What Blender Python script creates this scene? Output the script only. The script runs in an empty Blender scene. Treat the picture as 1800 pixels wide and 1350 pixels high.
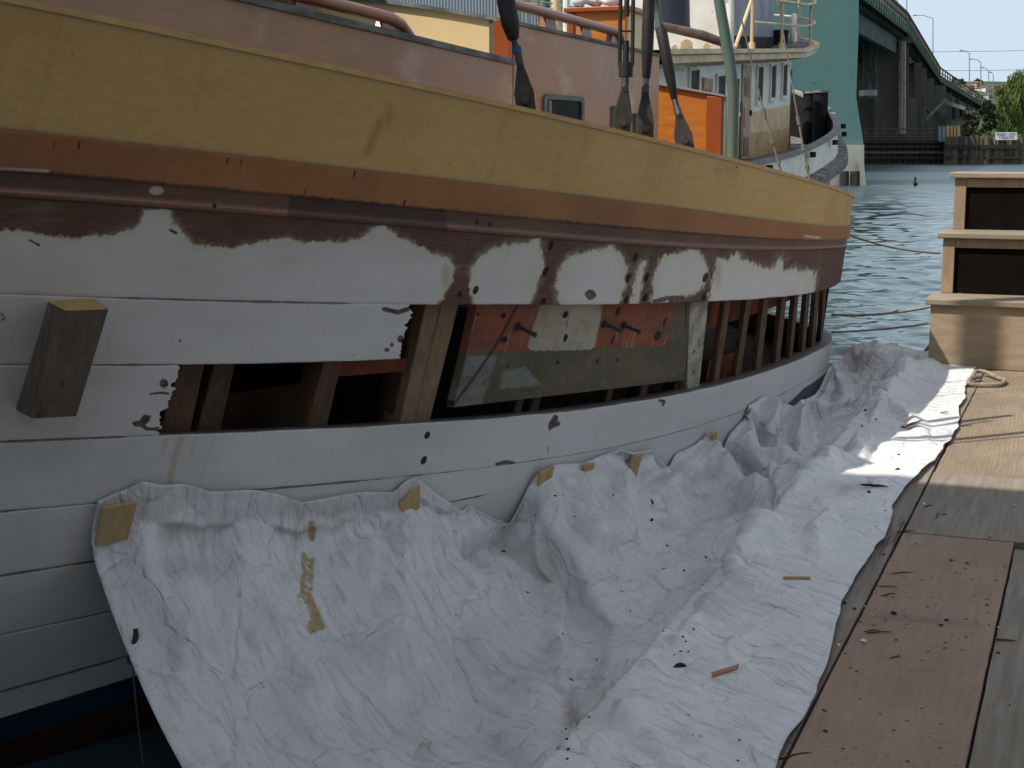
import bpy, bmesh, math, random, zlib, base64
import numpy as np
from mathutils import Vector, Matrix
from mathutils.bvhtree import BVHTree
random.seed(7); RNG = np.random.default_rng(7)
sc = bpy.context.scene
COL = sc.collection

# ------------------------------------------------------------------ camera
F_PX, HOR, EYE = 2600.0, 255.0, 1.3
PITCH = math.atan((675-HOR)/F_PX); YAW = math.atan(1035/math.hypot(F_PX, 675-HOR))
cp, sp = math.cos(PITCH), math.sin(PITCH); cy, sy = math.cos(YAW), math.sin(YAW)
FW = np.array([-sy*cp, cy*cp, -sp]); RT = np.array([cy, sy, 0.]); UP = np.cross(RT, FW)
EY = np.array([0, 0, EYE]); FH = np.array([-sy, cy, 0.])
WATER = -0.45
def ray(x, y): return FW+RT*((x-900)/F_PX)+UP*((675-y)/F_PX)
def on_z(x, y, z):
    d = ray(x, y); return EY+d*((z-EYE)/d[2])
def at(x, y, depth):
    d = ray(x, y); return EY+d*(depth/(d@FH))
def on_x(x, y, a, b):            # vertical plane X = a + b*Y
    d = ray(x, y); return EY+d*(a/(d[0]-b*d[1]))
def on_y(x, y, Y):
    d = ray(x, y); return EY+d*(Y/d[1])
def proj(P):
    q = np.asarray(P, float)-EY; w = q@FW
    w = np.where(np.abs(w) < .05, .05, w)
    return np.stack([900+F_PX*(q@RT)/w, 675-F_PX*(q@UP)/w], -1)
def ld(lat, dep, z=0.): return RT*lat+FH*dep+np.array([0, 0, z])   # lateral / depth to world
def sst(a, b, v):
    t = np.clip((v-a)/(b-a), 0, 1); return t*t*(3-2*t)
XC = -4.6
def XH(Y, z):
    Y = np.asarray(Y, float); z = np.asarray(z, float)
    s = -2.78+.486*(Y-3.4)-.0447*(Y-3.4)**2-.02*np.clip(Y-7.6, 0, 9)**2-.02
    k = .24*(1-sst(2.5, 9, Y))+.11
    g = np.where(z > -.3, (z+.3), (z+.3)-0.6*(z+.3)**2)
    return np.maximum(s+k*g, XC)
def hit(x, y, off=0.):
    d = ray(x, y); ts = np.linspace(2, 14, 1200)
    P = EY+np.outer(ts, d); v = P[:, 0]-(XH(P[:, 1], P[:, 2])-off)
    i = np.where((v[:-1] > 0) & (v[1:] <= 0))[0]
    if len(i) == 0: return P[np.argmin(v)]
    i = i[0]; a = v[i]/(v[i]-v[i+1]); return P[i]*(1-a)+P[i+1]*a
def hnorm(Y, z):
    e = .02; dy = (XH(Y+e, z)-XH(Y-e, z))/(2*e); dz = (XH(Y, z+e)-XH(Y, z-e))/(2*e)
    n = np.array([1., -float(dy), -float(dz)]); return n/np.linalg.norm(n)

# ------------------------------------------------------------------ mesh helpers
def tag(o, label=None, cat=None, group=None, kind=None):
    if label: o['label'] = label
    if cat: o['category'] = cat
    if group: o['group'] = group
    if kind: o['kind'] = kind
    return o
def thing(name, loc, label, cat, group=None, kind=None):
    o = bpy.data.objects.new(name, None); COL.objects.link(o); o.location = [float(a) for a in loc]
    o.empty_display_size = .1
    return tag(o, label, cat, group, kind)
def adopt(o, parent):
    if parent is None: return
    o.parent = parent
    if parent.parent is None and parent.type == 'EMPTY':
        o.matrix_parent_inverse = Matrix.Translation(parent.location).inverted()
class MB:
    def __init__(s): s.v = []; s.f = []; s.at = {}
    def add(s, V, Fc):
        b = len(s.v); s.v += [tuple(float(c) for c in p) for p in V]
        s.f += [tuple(b+i for i in f) for f in Fc]; return s
    def obox(s, c, a, b, d):
        c, a, b, d = map(lambda q: np.array(q, float), (c, a, b, d))
        V = [c+x*a+y*b+z*d for x in (-1, 1) for y in (-1, 1) for z in (-1, 1)]
        return s.add(V, [(0, 1, 3, 2), (4, 6, 7, 5), (0, 4, 5, 1), (2, 3, 7, 6), (0, 2, 6, 4), (1, 5, 7, 3)])
    def box(s, lo, hi):
        lo, hi = np.array(lo, float), np.array(hi, float); h = (hi-lo)/2
        return s.obox((lo+hi)/2, (h[0], 0, 0), (0, h[1], 0), (0, 0, h[2]))
    def bar(s, p, q, w, h, up=(0, 0, 1)):
        p, q = np.array(p, float), np.array(q, float); d = q-p; L = np.linalg.norm(d); d = d/L
        u = np.array(up, float); sx = np.cross(d, u); sx /= np.linalg.norm(sx); uz = np.cross(sx, d)
        return s.obox((p+q)/2, d*L/2, sx*w/2, uz*h/2)
    def prism(s, poly, off):
        n = len(poly); off = np.array(off, float); V = [np.array(p, float) for p in poly]; V += [p+off for p in V]
        F = [tuple(range(n)), tuple(range(2*n-1, n-1, -1))]+[(i, i+n, (i+1) % n+n, (i+1) % n) for i in range(n)]
        return s.add(V, F)
    def tube(s, pts, r, n=8, cap=True):
        P = np.array(pts, float); m = len(P); r = np.broadcast_to(np.array(r, float), (m,))
        T = np.gradient(P, axis=0); T /= np.linalg.norm(T, axis=1)[:, None]+1e-9
        u = np.cross(T[0], [0.31, .17, .93]); u /= np.linalg.norm(u)+1e-9; V = []
        for i in range(m):
            u = u-T[i]*(u@T[i]); u /= np.linalg.norm(u)+1e-9; w = np.cross(T[i], u)
            for k in range(n):
                a = 2*math.pi*k/n; V.append(P[i]+r[i]*(math.cos(a)*u+math.sin(a)*w))
        F = [(i*n+k, i*n+(k+1) % n, (i+1)*n+(k+1) % n, (i+1)*n+k) for i in range(m-1) for k in range(n)]
        if cap: F += [tuple(range(n-1, -1, -1)), tuple((m-1)*n+k for k in range(n))]
        return s.add(V, F)
    def grid(s, P, wrap=False):
        n, m = P.shape[:2]; V = P.reshape(-1, 3)
        F = [(i*m+j, (i+1)*m+j, (i+1)*m+j+1, i*m+j+1) for i in range(n-1) for j in range(m-1)]
        return s.add(V, F)
    def build(s, name, mat, parent=None, smooth=False, bevel=0, **t):
        me = bpy.data.meshes.new(name); me.from_pydata(s.v, [], s.f); me.update()
        bm = bmesh.new(); bm.from_mesh(me); bmesh.ops.recalc_face_normals(bm, faces=bm.faces); bm.to_mesh(me); bm.free()
        for k, a in s.at.items():
            A = me.attributes.new(k, 'FLOAT', 'POINT'); A.data.foreach_set('value', np.asarray(a, dtype=np.float32))
        me.materials.append(mat)
        if smooth: me.shade_smooth()
        o = bpy.data.objects.new(name, me); COL.objects.link(o); adopt(o, parent)
        if bevel:
            b = o.modifiers.new('bevel', 'BEVEL'); b.width = bevel; b.segments = 2; b.limit_method = 'ANGLE'; b.angle_limit = .7
        if smooth == 'auto':
            me.shade_smooth(); me.set_sharp_from_angle(angle=.7)
        return tag(o, **t) if t else o
def psd(P, poly):                # signed distance to a polygon, + inside
    P = np.asarray(P, float); poly = np.asarray(poly, float); d = np.full(len(P), 1e9); ins = np.zeros(len(P), bool)
    for a, b in zip(poly, np.roll(poly, -1, 0)):
        e = b-a; t = np.clip(((P-a)@e)/(e@e+1e-9), 0, 1); d = np.minimum(d, np.hypot(*(P-a-t[:, None]*e).T))
        c = ((a[1] > P[:, 1]) != (b[1] > P[:, 1])) & (P[:, 0] < (b[0]-a[0])*(P[:, 1]-a[1])/(b[1]-a[1]+1e-12)+a[0]); ins ^= c
    return np.where(ins, d, -d)
def lsd(P, pts, w):              # polyline distance, + inside half width w
    d = np.full(len(P), 1e9); pts = np.asarray(pts, float)
    for a, b in zip(pts[:-1], pts[1:]):
        e = b-a; t = np.clip(((P-a)@e)/(e@e+1e-9), 0, 1); d = np.minimum(d, np.hypot(*(P-a-t[:, None]*e).T))
    return w-d
def esd(P, x, y, rx, ry, sl=0):  # slanted ellipse
    dx = P[:, 0]-x+sl*(P[:, 1]-y); dy = P[:, 1]-y
    return (1-np.hypot(dx/rx, dy/ry))*min(rx, ry)

# ------------------------------------------------------------------ node helpers
class Nd:
    def __init__(s, name, rough=.7, spec=.35, metal=0):
        s.m = bpy.data.materials.new(name); s.m.use_nodes = True; s.t = s.m.node_tree
        s.b = s.t.nodes['Principled BSDF']; s.b.inputs['Roughness'].default_value = rough
        s.b.inputs['Specular IOR Level'].default_value = spec; s.b.inputs['Metallic'].default_value = metal; s.nrm = None
    def n(s, ty, **kw):
        x = s.t.nodes.new(ty)
        for k, v in kw.items(): setattr(x, k, v)
        return x
    def put(s, sock, v):
        if hasattr(v, 'node'): s.t.links.new(v, sock)
        elif isinstance(v, (tuple, list)) and len(v) == 3 and sock.type == 'RGBA': sock.default_value = (*v, 1)
        else: sock.default_value = v
    def co(s, scale=(1, 1, 1), kind='Object', rot=(0, 0, 0)):
        c = s.n('ShaderNodeTexCoord'); m = s.n('ShaderNodeMapping'); m.inputs['Scale'].default_value = scale; m.inputs['Rotation'].default_value = rot
        s.t.links.new(c.outputs[kind], m.inputs['Vector']); return m.outputs[0]
    def cor(s, rotz, scale):
        a = s.co((1, 1, 1), rot=(0, 0, rotz)); m = s.n('ShaderNodeMapping'); m.inputs['Scale'].default_value = scale; s.t.links.new(a, m.inputs['Vector']); return m.outputs[0]
    def noise(s, vec, scale=1., detail=4, rough=.55, dist=0.):
        x = s.n('ShaderNodeTexNoise'); s.put(x.inputs['Vector'], vec); x.inputs['Scale'].default_value = scale
        x.inputs['Detail'].default_value = detail; x.inputs['Roughness'].default_value = rough; x.inputs['Distortion'].default_value = dist
        return x.outputs['Fac']
    def wave(s, vec, scale=1., dist=3., detail=2, dscale=1., kind='RINGS'):
        x = s.n('ShaderNodeTexWave', wave_type=kind); s.put(x.inputs['Vector'], vec); x.inputs['Scale'].default_value = scale
        x.inputs['Distortion'].default_value = dist; x.inputs['Detail'].default_value = detail; x.inputs['Detail Scale'].default_value = dscale
        return x.outputs['Fac']
    def voro(s, vec, scale, out='Distance', feature='F1'):
        x = s.n('ShaderNodeTexVoronoi', feature=feature); s.put(x.inputs['Vector'], vec); x.inputs['Scale'].default_value = scale; return x.outputs[out]
    def rng(s, v, a, b, c=0., d=1.):
        x = s.n('ShaderNodeMapRange', interpolation_type='SMOOTHSTEP'); s.put(x.inputs['Value'], v)
        for k, q in zip(('From Min', 'From Max', 'To Min', 'To Max'), (a, b, c, d)): s.put(x.inputs[k], q)
        return x.outputs[0]
    def mix(s, f, a, b, mode='MIX'):
        x = s.n('ShaderNodeMix', data_type='RGBA', blend_type=mode); s.put(x.inputs[0], f); s.put(x.inputs[6], a); s.put(x.inputs[7], b); return x.outputs[2]
    def ma(s, op, a, b=0.):
        x = s.n('ShaderNodeMath', operation=op); s.put(x.inputs[0], a); s.put(x.inputs[1], b); return x.outputs[0]
    def attr(s, name):
        x = s.n('ShaderNodeAttribute'); x.attribute_name = name; return x.outputs['Fac']
    def bump(s, h, strength=.3, dist=.01):
        x = s.n('ShaderNodeBump'); x.inputs['Strength'].default_value = strength; x.inputs['Distance'].default_value = dist
        s.put(x.inputs['Height'], h)
        if s.nrm is not None: s.t.links.new(s.nrm, x.inputs['Normal'])
        s.nrm = x.outputs[0]; return s
    def fin(s, col, rough=None):
        s.put(s.b.inputs['Base Color'], col)
        if rough is not None: s.put(s.b.inputs['Roughness'], rough)
        if s.nrm is not None: s.t.links.new(s.nrm, s.b.inputs['Normal'])
        return s.m
def plain(name, c1, c2, scale=3., rough=.6, spec=.35, metal=0, bump=.15, bd=.004, sv=(1, 1, 1), dirt=None, lo=.35, hi=.65):
    N = Nd(name, rough, spec, metal); v = N.co(sv)
    f = N.noise(v, scale, 6, .6); c = N.mix(N.rng(f, lo, hi), c1, c2)
    if dirt: c = N.mix(N.rng(N.noise(v, scale*dirt[1], 5, .65), dirt[2], dirt[2]+.12), c, dirt[0])
    if bump: N.bump(N.noise(v, scale*7, 4), bump, bd)
    return N.fin(c, N.rng(f, .3, .7, rough-.08, min(1, rough+.08)))
def wood(name, c1, c2, axis=1, fine=45., rough=.65, spec=.3, dark=None, bump=.25, stretch=.06, rot=(0, 0, 0)):
    N = Nd(name, rough, spec); sv = [1., 1., 1.]; sv[axis] = stretch; v = N.co(sv, rot=rot)
    g = N.noise(v, fine, 6, .65, .4); b = N.noise(N.co((1, 1, 1)), 2.2, 4)
    c = N.mix(N.rng(g, .3, .7), c1, c2); c = N.mix(N.rng(b, .35, .7, 0, .55), c, c2)
    if dark: c = N.mix(N.rng(N.noise(v, fine*.35, 5, .7), .6, .72), c, dark)
    N.bump(g, bump, .003)
    return N.fin(c, N.rng(g, .3, .7, rough-.08, rough+.1))
# ------------------------------------------------------------------ materials
# white hull paint worn back to wood where the boat was stripped
N = Nd('worn_white_paint', .55, .3)
v = N.co((1, 1, 1)); vs = N.co((1, .18, 1))
jag = N.ma('ADD', N.ma('MULTIPLY', N.ma('SUBTRACT', N.noise(v, 26, 6, .7), .5), 26.), N.ma('MULTIPLY', N.ma('SUBTRACT', N.noise(v, 110, 3, .6), .5), 9.))
bare = N.rng(N.ma('ADD', N.attr('bare'), jag), -3.2, 3.2)
w = N.mix(N.rng(N.noise(vs, 3.5, 6, .65), .35, .7), (.705, .685, .665), (.59, .57, .54))
w = N.mix(N.rng(N.noise(N.co((.6, 2, .25)), 5, 5, .6), .56, .75, 0, .5), w, (.60, .55, .45))
w = N.mix(N.rng(N.noise(v, 48, 4, .7), .66, .72, 0, .55), w, (.40, .38, .35))
w = N.mix(N.rng(N.ma('ADD', N.attr('bare'), N.ma('MULTIPLY', jag, 1.4)), -17, -2, 0, .55), w, (.66, .60, .44))
w = N.mix(N.rng(N.attr('stain'), -4, 5, 0, .55), w, (.44, .34, .17))
wd = N.mix(N.rng(N.noise(N.co((3, .5, 9)), 9, 6, .7), .3, .7), (.175, .090, .060), (.105, .058, .044))
wd = N.mix(N.rng(N.noise(v, 7, 5, .6), .5, .72, 0, .6), wd, (.20, .165, .15))
halo = N.rng(N.ma('ADD', N.attr('bare'), N.ma('MULTIPLY', jag, 1.5)), 1, 13, .75, 0)
wd = N.mix(N.ma('MULTIPLY', halo, N.rng(N.noise(v, 5, 4), .38, .58)), wd, (.27, .235, .205))
wd = N.mix(N.rng(N.noise(N.cor(.2, (1, 1.2, 26)), 2.2, 4, .6), .60, .70, 0, .45), wd, (.26, .19, .15)); wd = N.mix(N.rng(N.noise(N.co((1, 24, 1.4)), 2.4, 4, .6), .60, .72, 0, .5), wd, (.06, .038, .03))
w = N.mix(N.rng(N.noise(N.co((1, 20, .9)), 1.5, 5, .6), .58, .76, 0, .35), w, (.47, .44, .385))
c = N.mix(bare, w, wd)
chip = N.rng(N.ma('ADD', N.attr('chip'), N.ma('MULTIPLY', jag, .18)), -.8, .8)
c = N.mix(chip, c, N.mix(N.rng(N.noise(v, 60, 3), .4, .6), (.07, .05, .042), (.15, .125, .10)))
c = N.mix(N.rng(N.attr('hole'), -.7, .7), c, (.016, .010, .008))
sn = N.ma('MULTIPLY', N.noise(N.co((1, 1.2, 1)), 11, 5, .75), N.rng(N.noise(N.co((1, .8, 1)), 3.1, 3), .38, .6, .45, 1.35))
c = N.mix(N.rng(N.ma('SUBTRACT', N.ma('MULTIPLY', sn, .0075), N.attr('edge')), .0002, .0022, 0, .8), c, (.07, .055, .045))
c = N.mix(N.attr('raw'), c, N.mix(N.rng(N.noise(N.co((1, .1, 1)), 40, 5), .3, .7), (.085, .060, .048), (.05, .036, .03)))
N.bump(N.noise(vs, 30, 5, .6), .25, .003); N.bump(N.ma('SUBTRACT', 1., bare), .5, .0012); N.bump(N.noise(v, 9, 3), .25, .008)
M_HULL = N.fin(c, N.rng(bare, 0, 1, .5, .85))
# yellow primed bulwark
N = Nd('yellow_primer', .6, .3); v = N.co((1, .10, 1)); o = N.co()
g = N.noise(v, 60, 6, .65); b = N.noise(N.co((.6, .5, 1)), 2.6, 5, .6)
c = N.mix(N.rng(b, .35, .68), (.645, .43, .17), (.56, .36, .135)); c = N.mix(N.rng(g, .35, .7, 0, .35), c, (.45, .27, .075))
c = N.mix(N.rng(N.noise(N.co((1, .7, 1.4)), 4, 5, .65), .60, .75, 0, .45), c, (.42, .22, .07))
c = N.mix(N.rng(N.attr('smear'), -9, 9, 0, .6), c, (.30, .16, .06))
c = N.mix(N.rng(N.attr('edge'), 0, .035, .5, 0), c, (.50, .41, .25))
c = N.mix(N.rng(N.voro(N.co((1, .6, 1)), 11), .02, .05, .6, 0), c, (.2, .11, .04))
c = N.mix(N.rng(N.noise(N.co((1, 16, .8)), 1.3, 5, .6), .55, .75, 0, .28), c, (.40, .25, .085)); N.bump(g, .12, .002); M_BUL = N.fin(c, N.rng(b, .3, .7, .48, .68))
# brown wale with stripped orange upper band
N = Nd('stripped_wale', .6, .3); v = N.co((1, .07, 1)); g = N.noise(v, 70, 6, .7); b = N.noise(N.co((1, .6, 1)), 3.2, 5, .6)
up = N.mix(N.rng(b, .3, .7), (.42, .185, .07), (.30, .13, .052)); up = N.mix(N.rng(g, .4, .7, 0, .4), up, (.27, .10, .04))
lo = N.mix(N.rng(b, .35, .65), (.20, .105, .072), (.13, .075, .058)); lo = N.mix(N.rng(g, .4, .7, 0, .4), lo, (.09, .05, .04))
lo = N.mix(N.rng(N.attr('repl'), -2, 2), lo, (.085, .048, .047))
bd = N.mix(N.rng(g, .3, .7), (.40, .21, .14), (.28, .135, .09))
c = N.mix(N.rng(N.ma('ADD', N.attr('upper'), N.ma('MULTIPLY', N.ma('SUBTRACT', N.noise(N.co(), 40, 4), .5), .02)), -.003, .003), lo, up)
c = N.mix(N.ma('MULTIPLY', N.attr('bead'), N.rng(N.attr('repl'), -2, 2, 1, .35)), c, bd)
c = N.mix(N.rng(N.attr('chip'), -1, 1.5), c, (.55, .52, .48)); c = N.mix(N.rng(N.attr('hole'), -.7, .7), c, (.02, .012, .01))
N.bump(g, .2, .002); M_WALE = N.fin(c)
# tarpaulin
N = Nd('dirty_white_tarp', .45, .4); v = N.co(); vs = N.co((1, .35, 1))
t = N.mix(N.rng(N.noise(vs, 2.4, 6, .62), .36, .68), (.89, .875, .865), (.77, .75, .74))
t = N.mix(N.rng(N.noise(v, 7, 6, .7), .52, .74, 0, .45), t, (.56, .52, .48))
gs_ = N.noise(N.cor(.55, (3.0, 22, 3.0)), 1.6, 6, .7, .4); t = N.mix(N.ma('MULTIPLY', N.rng(gs_, .50, .72, 0, .7), N.attr('wrinkle_shade')), t, (.47, .45, .47)); t = N.mix(N.rng(N.noise(N.cor(.3, (2.2, 30, 3)), 1.6, 6, .7, .4), .54, .74, 0, .3), t, (.50, .47, .46))  # grey diagonal streaks paint wrinkle shading into the tarp colour
t = N.mix(N.rng(N.noise(v, 4.5, 6, .75, .6), .53, .70, 0, .5), t, (.57, .535, .51))
t = N.mix(N.rng(N.noise(v, 95, 3, .6), .67, .72, 0, .6), t, (.22, .19, .16))
t = N.mix(N.rng(N.ma('ADD', N.attr('dirt'), N.ma('MULTIPLY', N.ma('SUBTRACT', N.noise(v, 9, 5, .65), .5), 60.)), -14, 30, 0, .36), t, (.44, .38, .31))
sp_ = N.ma('ADD', N.attr('spill'), N.ma('MULTIPLY', N.ma('SUBTRACT', N.noise(v, 30, 5, .7), .5), 16.))
t = N.mix(N.rng(sp_, -2, 2, 0, .85), t, N.mix(N.rng(N.noise(v, 45, 4), .4, .62), (.56, .40, .15), (.36, .21, .05)))
t = N.mix(N.rng(N.ma('ADD', N.attr('rust'), N.ma('MULTIPLY', N.ma('SUBTRACT', N.noise(v, 16, 5, .65), .5), 30.)), -6, 14, 0, .5), t, (.38, .23, .13))
diag = N.noise(N.cor(.6, (1.2, 9, 1.2)), 3.4, 5, .6, .35); diag2 = N.noise(N.co((7, 1.2, 2.), rot=(.2, 0, -.35)), 3.2, 5, .6, .35)
rd = N.ma('ABSOLUTE', N.ma('SUBTRACT', diag, .5)); rd2 = N.ma('ABSOLUTE', N.ma('SUBTRACT', diag2, .5))
N.bump(N.ma('ADD', rd, N.ma('MULTIPLY', rd2, .7)), .8, .022); N.bump(N.noise(v, 60, 4, .6), .15, .002)
wq = N.n('ShaderNodeVectorMath', operation='ADD'); wn = N.n('ShaderNodeTexNoise'); wn.inputs['Scale'].default_value = 3.5; wn.inputs['Detail'].default_value = 3; N.put(wn.inputs['Vector'], v)
ws = N.n('ShaderNodeVectorMath', operation='SCALE'); N.t.links.new(wn.outputs['Color'], ws.inputs[0]); ws.inputs['Scale'].default_value = .22
N.t.links.new(N.cor(.55, (.75, 1.5, 1.)), wq.inputs[0]); N.t.links.new(ws.outputs[0], wq.inputs[1])
for sc_, wd_, st_, di_ in ((1.7, .022, .6, .010), (4.6, .06, .42, .009), (11., .14, .2, .004)):
    N.bump(N.rng(N.voro(wq.outputs[0], sc_, feature='DISTANCE_TO_EDGE'), 0, wd_), st_, di_)
N.bump(N.wave(N.co((0, 1, 0)), 130, .6, 1, 1, 'BANDS'), .06, .001)
M_TARP = N.fin(t)
tb = N.n('ShaderNodeBsdfTranslucent'); N.t.links.new(N.b.inputs['Base Color'].links[0].from_socket, tb.inputs['Color'])
mx = N.n('ShaderNodeMixShader'); mx.inputs[0].default_value = .12
N.t.links.new(N.b.outputs[0], mx.inputs[1]); N.t.links.new(tb.outputs[0], mx.inputs[2]); N.t.links.new(mx.outputs[0], N.t.nodes['Material Output'].inputs['Surface'])
# painted inner panel
N = Nd('painted_inner_panel', .7, .25); v = N.co(); vs = N.co((1, .3, 1)); jg = N.ma('MULTIPLY', N.ma('SUBTRACT', N.noise(v, 40, 5, .7), .5), 14.)
gr = N.mix(N.rng(N.noise(vs, 6, 6, .65), .35, .65), (.165, .128, .082), (.095, .097, .060)); gr = N.mix(N.rng(N.noise(v, 14, 5, .7), .55, .7, 0, .6), gr, (.20, .21, .18))
og = N.mix(N.rng(N.noise(vs, 9, 6, .7), .38, .68), (.32, .092, .048), (.18, .072, .048)); og = N.mix(N.rng(N.noise(N.co((1, 6, 1)), 7, 4, .6), .58, .7, 0, .7), og, (.33, .28, .22))
cr = N.mix(N.rng(N.noise(vs, 7, 6, .65), .36, .66), (.50, .45, .34), (.36, .30, .21))
c = N.mix(N.rng(N.ma('ADD', N.attr('orange'), N.ma('MULTIPLY', jg, .5)), -1, 1), gr, og); c = N.mix(N.rng(N.ma('ADD', N.attr('cream'), N.ma('MULTIPLY', jg, .5)), -1, 1), c, cr)
c = N.mix(N.rng(N.ma('ADD', N.attr('grey'), jg), -2, 2, 0, .8), c, (.25, .26, .235))
c = N.mix(N.rng(N.attr('hole'), -.7, .7), c, (.02, .014, .01)); c = N.mix(N.rng(N.noise(N.co((1, .5, 1)), 5.5, 6, .75), .48, .72, 0, .75), c, (.085, .068, .048)); c = N.mix(N.rng(N.noise(N.co((1, 9, 1.)), 4, 5, .7), .56, .72, 0, .6), c, (.16, .10, .06)); c = N.mix(N.rng(N.noise(v, 55, 3), .66, .71, 0, .7), c, (.035, .026, .02))
c = N.mix(N.rng(N.attr('crack'), -.8, .6, 0, .85), c, (.03, .022, .018))
N.bump(N.noise(vs, 40, 5), .45, .004); M_PANEL = N.fin(c)
M_RIB = wood('old_rib_wood', (.165, .10, .062), (.09, .055, .036), 2, 40, .75, .2, (.05, .03, .02), stretch=.12)
M_RIBL = wood('pale_rib_wood', (.32, .215, .125), (.20, .135, .08), 2, 40, .75, .2, (.09, .05, .03), stretch=.12)
M_RIBD = wood('dark_rib_wood', (.13, .085, .055), (.075, .05, .035), 2, 40, .75, .2, (.03, .02, .015), stretch=.12)
M_RIBC = plain('chipped_cream_rib', (.48, .46, .37), (.30, .27, .20), 14, .75, .2, dirt=((.10, .07, .045), 1.2, .56))
M_CEIL = plain('red_lead_ceiling', (.22, .05, .018), (.10, .03, .015), 5, .75, .2, dirt=((.05, .03, .02), 1.5, .58))
M_CEILD = wood('dark_ceiling_wood', (.12, .07, .045), (.065, .04, .03), 1, 30, .8, .2)
M_BOOT = plain('blue_boot_paint', (.016, .042, .085), (.012, .03, .06), 5, .5, .35, dirt=((.05, .065, .07), 1.5, .6))
M_BOT = plain('dark_red_antifouling', (.055, .018, .015), (.03, .012, .012), 4, .7, .2)
M_TWHITE = plain('cream_white_boat_paint', (.80, .76, .68), (.68, .63, .55), 1.5, .45, .35, dirt=((.42, .33, .24), 2.2, .60))
M_DECK = wood('teak_deck', (.40, .30, .20), (.30, .22, .15), 1, 30)
M_CAPW = wood('golden_cap_rail', (.62, .40, .16), (.48, .29, .11), 1, 40)
N = Nd('bloomed_brown_cabin_side', .42, .45); v = N.co(); b = N.noise(N.co((1, .7, 1)), 2.3, 5, .6); g = N.noise(N.co((1, .12, 1.)), 40, 5, .6)
c = N.mix(N.rng(b, .34, .66), (.31, .135, .046), (.40, .205, .09)); c = N.mix(N.rng(N.noise(N.co((.6, .8, 1.2)), 3.0, 5, .6), .52, .70, 0, .55), c, (.60, .44, .31)); c = N.mix(N.rng(g, .4, .7, 0, .3), c, (.22, .105, .06))
N.bump(g, .1, .002); M_CAB = N.fin(c, N.rng(b, .3, .7, .2, .42))
M_CREAM = plain('cream_paint', (.76, .57, .30), (.72, .52, .265), 2, .5, .35, bump=.05)
M_VARN = wood('orange_varnished_wood', (.56, .205, .035), (.42, .125, .022), 0, 30, .3, .5, bump=.08, stretch=.15)
M_VARND = wood('deep_red_varnish', (.38, .085, .018), (.26, .055, .014), 2, 40, .3, .5, bump=.08)
M_TEAK = wood('varnished_teak_rail', (.36, .13, .05), (.25, .085, .035), 1, 40, .22, .55, bump=.08)
M_GREYED = plain('grey_roof_canvas', (.20, .215, .205), (.09, .10, .10), 20, .75, .2, sv=(1, .3, 1))
M_LEATH = plain('black_leather_boot', (.030, .026, .024), (.018, .016, .015), 18, .6, .35)
M_JAW = plain('weathered_grey_iron', (.05, .046, .04), (.03, .029, .026), 22, .6, .4, dirt=((.12, .08, .05), 1.3, .64))
M_TAPE = plain('blue_tape', (.03, .09, .22), (.025, .07, .17), 20)
M_GREENP = plain('green_hose', (.09, .16, .13), (.11, .12, .10), 5, .55, .35, sv=(1, 1, .4))
M_GLASS = plain('dark_port_glass', (.005, .009, .008), (.009, .015, .013), 3, .4, .06, bump=0)
M_PORTF = plain('tarnished_port_frame', (.11, .125, .115), (.07, .08, .075), 25, .5, .4)
M_STEEL = plain('rusty_bolt_iron', (.10, .095, .095), (.09, .06, .045), 60, .55, .4, .4)
M_TIMB = wood('grey_brown_timber', (.185, .145, .11), (.11, .085, .068), 2, 30, .8, .2, (.05, .04, .035), stretch=.15)
M_TIMBE = wood('cut_timber_end', (.50, .32, .13), (.40, .25, .10), 0, 40, .75, .2, stretch=.5)
M_BATT = wood('plywood_batten', (.56, .40, .20), (.45, .30, .14), 2, 60, .7, .25, (.25, .15, .06), stretch=.2)
M_CHIP = wood('wood_sliver', (.52, .36, .20), (.38, .24, .13), 0, 60, .7, .2)
M_REDCHIP = wood('reddish_wood_sliver', (.52, .28, .18), (.42, .21, .13), 0, 60, .7, .2)
M_BARK = plain('dark_bark', (.05, .034, .022), (.028, .02, .014), 60, .9, .15)
M_LEAF = plain('dry_brown_leaf', (.20, .11, .06), (.12, .06, .035), 30, .7, .2)
M_ROPE = plain('grey_rope', (.36, .30, .23), (.22, .18, .14), 60, .85, .2, bump=.6, bd=.004)
M_WHITEBIT = plain('white_paint_bit', (.78, .78, .76), (.66, .66, .63), 60, .6, .3)
# dock
N = Nd('brown_dock_plywood', .75, .25); v = N.co(); gl = N.co((1, .06, 1)); g = N.noise(gl, 55, 6, .7); b = N.noise(N.co((1, .6, 1)), 2.3, 6, .65)
c = N.mix(N.rng(b, .32, .68), (.36, .245, .168), (.285, .19, .13)); c = N.mix(N.rng(g, .4, .72, 0, .5), c, (.21, .15, .115)); c = N.mix(N.rng(N.noise(N.co((.5, 2.2, 1)), 3.5, 5, .65), .56, .72, 0, .55), c, (.16, .115, .09))
dots = N.co((1, .62, 1)); ry = N.voro(dots, 26)
c = N.mix(N.ma('MULTIPLY', N.rng(ry, .09, .17, .9, 0), N.rng(N.noise(v, 1.6, 2), .36, .50)), c, (.04, .028, .022))
c = N.mix(N.rng(N.noise(v, 70, 3), .63, .70, 0, .7), c, (.07, .05, .038)); c = N.mix(N.rng(N.noise(v, 60, 2), .73, .76, 0, .6), c, (.34, .31, .27))
N.bump(g, .35, .003); N.bump(N.noise(v, 70, 4), .25, .003); M_PLYB = N.fin(c)
N = Nd('grey_tan_dock_plywood', .75, .25); v = N.co(); b = N.noise(N.co((1, .6, 1)), 2.6, 6, .65)
g = N.wave(N.co((2.2, .32, 1)), 9, 9, 3, .8, 'BANDS'); f = N.noise(N.co((1, .07, 1)), 60, 5, .7)
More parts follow.
